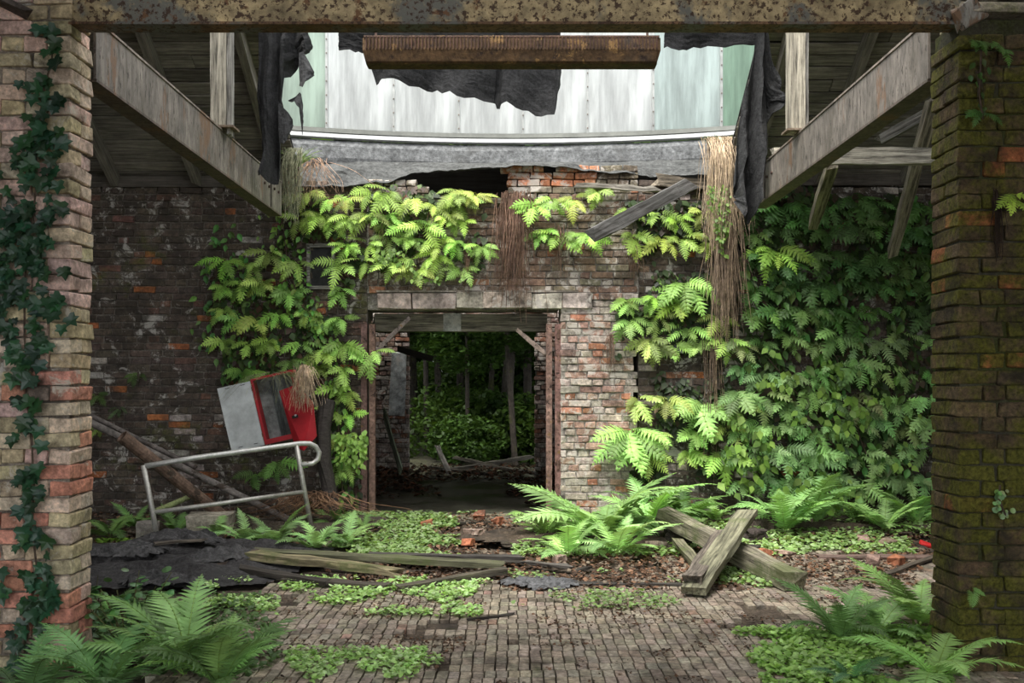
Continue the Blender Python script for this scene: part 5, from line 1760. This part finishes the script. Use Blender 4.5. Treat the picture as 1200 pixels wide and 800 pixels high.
# round-leaved shrub by the left pillar
def shrub(loc, h, n, leafm, size, color, label, seed, name='shrub', w=0.25):
    rr = random.Random(seed)
    root = empty(name, loc, label, 'shrub')
    for b_ in range(n):
        az = rr.uniform(0, 2 * PI)
        tip = Vector((math.cos(az) * w * rr.uniform(.3, 1), math.sin(az) * w * rr.uniform(.3, 1), h * rr.uniform(.6, 1.05)))
        pts = [Vector((0, 0, 0)), tip * 0.5 + Vector((0, 0, 0.06 * h)), tip]
        MB().tube(pts, [0.005, 0.004, 0.002], 4).build('stem', M_root, root, color=(0.10, 0.10, 0.04))
        for q in range(11):
            t = 0.25 + 0.75 * rr.random()
            p = tip * t + Vector((rr.uniform(-.05, .05), rr.uniform(-.05, .05), rr.uniform(-.03, .04)))
            link('leaf', leafm, root, p, (rr.uniform(-.6, .4), rr.uniform(-.5, .5), rr.uniform(0, 6.28)), size * rr.uniform(.7, 1.2), tuple(c * rr.uniform(.8, 1.2) for c in color))
    return root


gs = G(150, 770)
shrub(gs, 0.44, 16, L_ROUND, 0.05, (0.075, 0.17, 0.055), 'round-leaved dark shrub at the foot of the ivy pillar', 181, w=0.26)
shrub(G(105, 760), 0.40, 8, L_ROUND, 0.05, (0.07, 0.16, 0.05), 'smaller round-leaved shrub tight against the ivy pillar corner', 182, w=0.13)

# ------------------------------------------------------------------ the woods behind
mb = MB()
n = 50
for j in range(n + 1):
    for i in range(n + 1):
        x = -16 + 32 * i / n
        y = Y2 + 0.4 + 30 * j / n
        mb.v.append((x, y, -0.05 + 0.035 * (y - Y2 - .4) + 0.12 * fbm(x, y, 3, 0.5))); mb.c.append((1, 1, 1))
for j in range(n):
    for i in range(n):
        a = j * (n + 1) + i
        mb.f.append((a, a + 1, a + n + 2, a + n + 1))
tag(mb.build('ground', M_soil, color=(0.07, 0.07, 0.04), smooth=True), 'dark woodland ground behind the building', kind='structure')
slab('ground_yard', -20, 20, -20, -1.5, -0.2, -0.06, M_soil, (0.16, 0.15, 0.10), 'yard behind the camera')


def foliage(name, n, rad, leaf, seed, col=(1, 1, 1), hollow=0.0):
    rr = random.Random(seed)
    V, Fc, Cc = [], [], []
    for i in range(n):
        while True:
            d = Vector((rr.uniform(-1, 1), rr.uniform(-1, 1), rr.uniform(-1, 1)))
            if hollow < d.length < 1:
                break
        if fbm(d.x * 2, d.y * 2, d.z * 2 + seed, 1.0) < -0.12:
            continue
        p = Vector((d.x * rad[0], d.y * rad[1], d.z * rad[2]))
        a = Vector((rr.gauss(0, 1), rr.gauss(0, 1), rr.gauss(0, 0.5))).normalized()
        b_ = a.cross(Vector((rr.gauss(0, .6), rr.gauss(0, .6), 1))).normalized()
        s = leaf * rr.uniform(0.6, 1.3)
        q = len(V)
        k = rr.uniform(0.7, 1.3)
        for (u_, v_) in ((0, -.5), (.32, 0), (0, .6), (-.32, 0)):
            V.append(tuple(p + a * v_ * s + b_ * u_ * s)); Cc.append((k, k, k * 0.9))
        Fc.append((q, q + 1, q + 2, q + 3))
    mb = MB(); mb.v, mb.f, mb.c = V, Fc, Cc
    return mb.mesh(name, M_leaf)


CR = [foliage('foliage', 7000, (2.6, 2.6, 1.7), 0.26, 501), foliage('foliage', 7000, (2.3, 2.5, 2.0), 0.24, 502)]
BU = [foliage('foliage', 3600, (1.1, 0.9, 0.8), 0.13, 503), foliage('foliage', 3600, (1.0, 1.0, 1.0), 0.12, 504)]
gz = lambda y: -0.05 + 0.035 * (y - Y2 - .4)
rt = random.Random(77)
trees = [(500, 19.0, 0.05), (517, 21.5, 0.07), (538, 24.0, 0.09), (548, 18.3, 0.04), (572, 22.0, 0.06), (590, 20.0, 0.12), (604, 17.6, 0.05), (618, 21.0, 0.09), (486, 23.5, 0.10),
         (560, 27.5, 0.12), (525, 29.5, 0.12), (610, 28.5, 0.12)]
side = ['slender trunk', 'young tree', 'tree']
for k, (px, Y, r) in enumerate(sorted(trees)):
    x = PX(px, Y)
    h = rt.uniform(6.0, 8.0)
    root = empty('tree', (x, Y, gz(Y)), '%s tree in the dark woods, %s through the doorway' % ('slender' if r < 0.08 else 'stout', ORD[k]), 'tree', 'trees seen through the doorway')
    mb = MB()
    lean = rt.uniform(-.5, .5)
    mb.tube([(0, 0, -0.1), (lean * .25 + rt.uniform(-.05, .05), 0, h * .3), (lean * .6, 0.1, h * .6), (lean, 0, h)], [r * 1.2, r, r * .7, r * .3], 8)
    mb.build('trunk', M_bark, root, color=(0.06, 0.05, 0.04))
    for q in range(3):
        z = h * rt.uniform(.3, .7); s = rt.choice((-1, 1))
        mb = MB(); mb.tube([(lean * z / h, 0, z), (lean * z / h + s * rt.uniform(.4, .9), rt.uniform(-.3, .3), z + rt.uniform(.3, .8))], [r * .4, r * .15], 5)
        mb.build('branch', M_bark, root, color=(0.12, 0.10, 0.08))
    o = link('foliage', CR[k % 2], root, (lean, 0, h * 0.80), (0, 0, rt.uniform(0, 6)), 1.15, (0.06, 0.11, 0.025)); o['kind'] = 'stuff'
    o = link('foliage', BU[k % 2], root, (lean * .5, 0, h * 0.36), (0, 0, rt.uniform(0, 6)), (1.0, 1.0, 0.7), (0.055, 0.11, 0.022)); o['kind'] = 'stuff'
# flanking trees that close the canopy
for k, (x, Y) in enumerate(sorted(((-7, 18), (-7.5, 23), (6, 18.5), (7, 24), (-4.5, 20.5), (4, 21.5), (-9, 29), (9, 30), (-3, 33), (3, 34), (0.5, 25)))):
    root = empty('tree', (x, Y, gz(Y)), 'leafy canopy tree beyond the building, %s of the wide row' % ORD[k], 'tree', 'canopy trees beyond the building')
    mb = MB(); mb.tube([(0, 0, -.1), (0.1, 0, 3), (0, 0, 7)], [0.16, 0.13, 0.06], 8); mb.build('trunk', M_bark, root, color=(0.12, 0.10, 0.08))
    for dz, s in ((5.6, 1.5), (3.2, 1.0)):
        o = link('foliage', CR[k % 2], root, (0, 0, dz), (0, 0, k), s, (0.05, 0.10, 0.022)); o['kind'] = 'stuff'
# undergrowth
bs = []
for k in range(24):
    Y = rt.uniform(17.2, 21.8) if k < 12 else rt.uniform(22.2, 31)
    bs.append((PX(rt.uniform(478, 632), Y), Y))
for k in range(12):
    bs.append((rt.uniform(-6.5, 6.5), 33.5 + rt.uniform(-1, 1)))
bs.sort(key=lambda q: q[0] / q[1])
bcount = {0: 0, 1: 0, 2: 0}
for k, (x, Y) in enumerate(bs):
    cls = 2 if Y > 32 else (0 if Y < 22 else 1)
    blab = ('dark undergrowth bush near the rear wall opening, %s', 'dark undergrowth bush deeper between the tree trunks, %s', 'tall thicket bush closing the far woods, %s')[cls] % ORD[bcount[cls]]
    bcount[cls] += 1
    s = rt.uniform(0.6, 1.0) * (1.0 if Y < 24 else 1.5) * (2.2 if Y > 32 else 1)
    far = Y > 32
    root = empty('bush', (x, Y, gz(Y)), blab, 'bush',
                 'far thicket' if far else ('undergrowth near the opening' if Y < 22 else 'undergrowth deeper in the woods'))
    o = link('foliage', BU[k % 2], root, (0, 0, 0.55 * s), (0, 0, rt.uniform(0, 6)), s, rt.choice(((0.05, 0.10, 0.022), (0.07, 0.13, 0.025), (0.03, 0.065, 0.018)))); o['kind'] = 'stuff'
    MB().tube([(0, 0, -.1), (0.03, 0, 0.4 * s)], 0.02, 5).build('stem', M_bark, root, color=(0.1, 0.08, 0.06))
# broken timber and branches behind the opening
for k, (a, b_, w, h, c, lab) in enumerate((
        ((513, 540, 15.6, .45), (527, 552, 15.0, .05), 0.08, 0.03, (0.40, 0.37, 0.33), 'short pale broken board end standing in the far debris'),
        ((505, 560, 15.2, .06), (625, 548, 16.6, .22), 0.10, 0.06, (0.24, 0.22, 0.18), 'long grey branch lying across the far debris'),
        ((500, 556, 15.6, .12), (580, 566, 15.0, .05), 0.09, 0.05, (0.22, 0.19, 0.15), 'brown board at the left of the far debris'),
        ((560, 552, 15.8, .15), (632, 563, 15.1, .06), 0.12, 0.04, (0.27, 0.25, 0.21), 'flat grey board at the right of the far debris'),
        ((530, 548, 16.2, .25), (600, 558, 15.4, .08), 0.07, 0.05, (0.20, 0.18, 0.14), 'thin batten in the middle of the far debris'))):
    beam_between('debris_board', Vector((PX(a[0], a[2]), a[2], a[3])), Vector((PX(b_[0], b_[2]), b_[2], b_[3])), w, h, M_wood, c, seed=k + 190, label=lab, cat='board', rag=0.01)
def pass_litter(rr):
    x = rr.uniform(-2.8, 1.2); y = rr.uniform(11.5, 15.9)
    e = (y - 13.2) / 2 + (abs(x + 0.7) - 0.9) * 0.8
    if fbm(x, y, 5, 1.2) > e * 0.6: return None
    return (x, y, max(0, (y - 14) * 0.06) + max(0, abs(x + .6) - 1.0) * 0.15)
carpet('leaf_litter', 7000, pass_litter, 0.06, [(0.16, 0.07, 0.04), (0.10, 0.06, 0.04), (0.05, 0.04, 0.03)], 'red-brown litter drifted in the room behind the doorway', 'leaf litter', 174, M_litter, h=(0.0, 0.05))
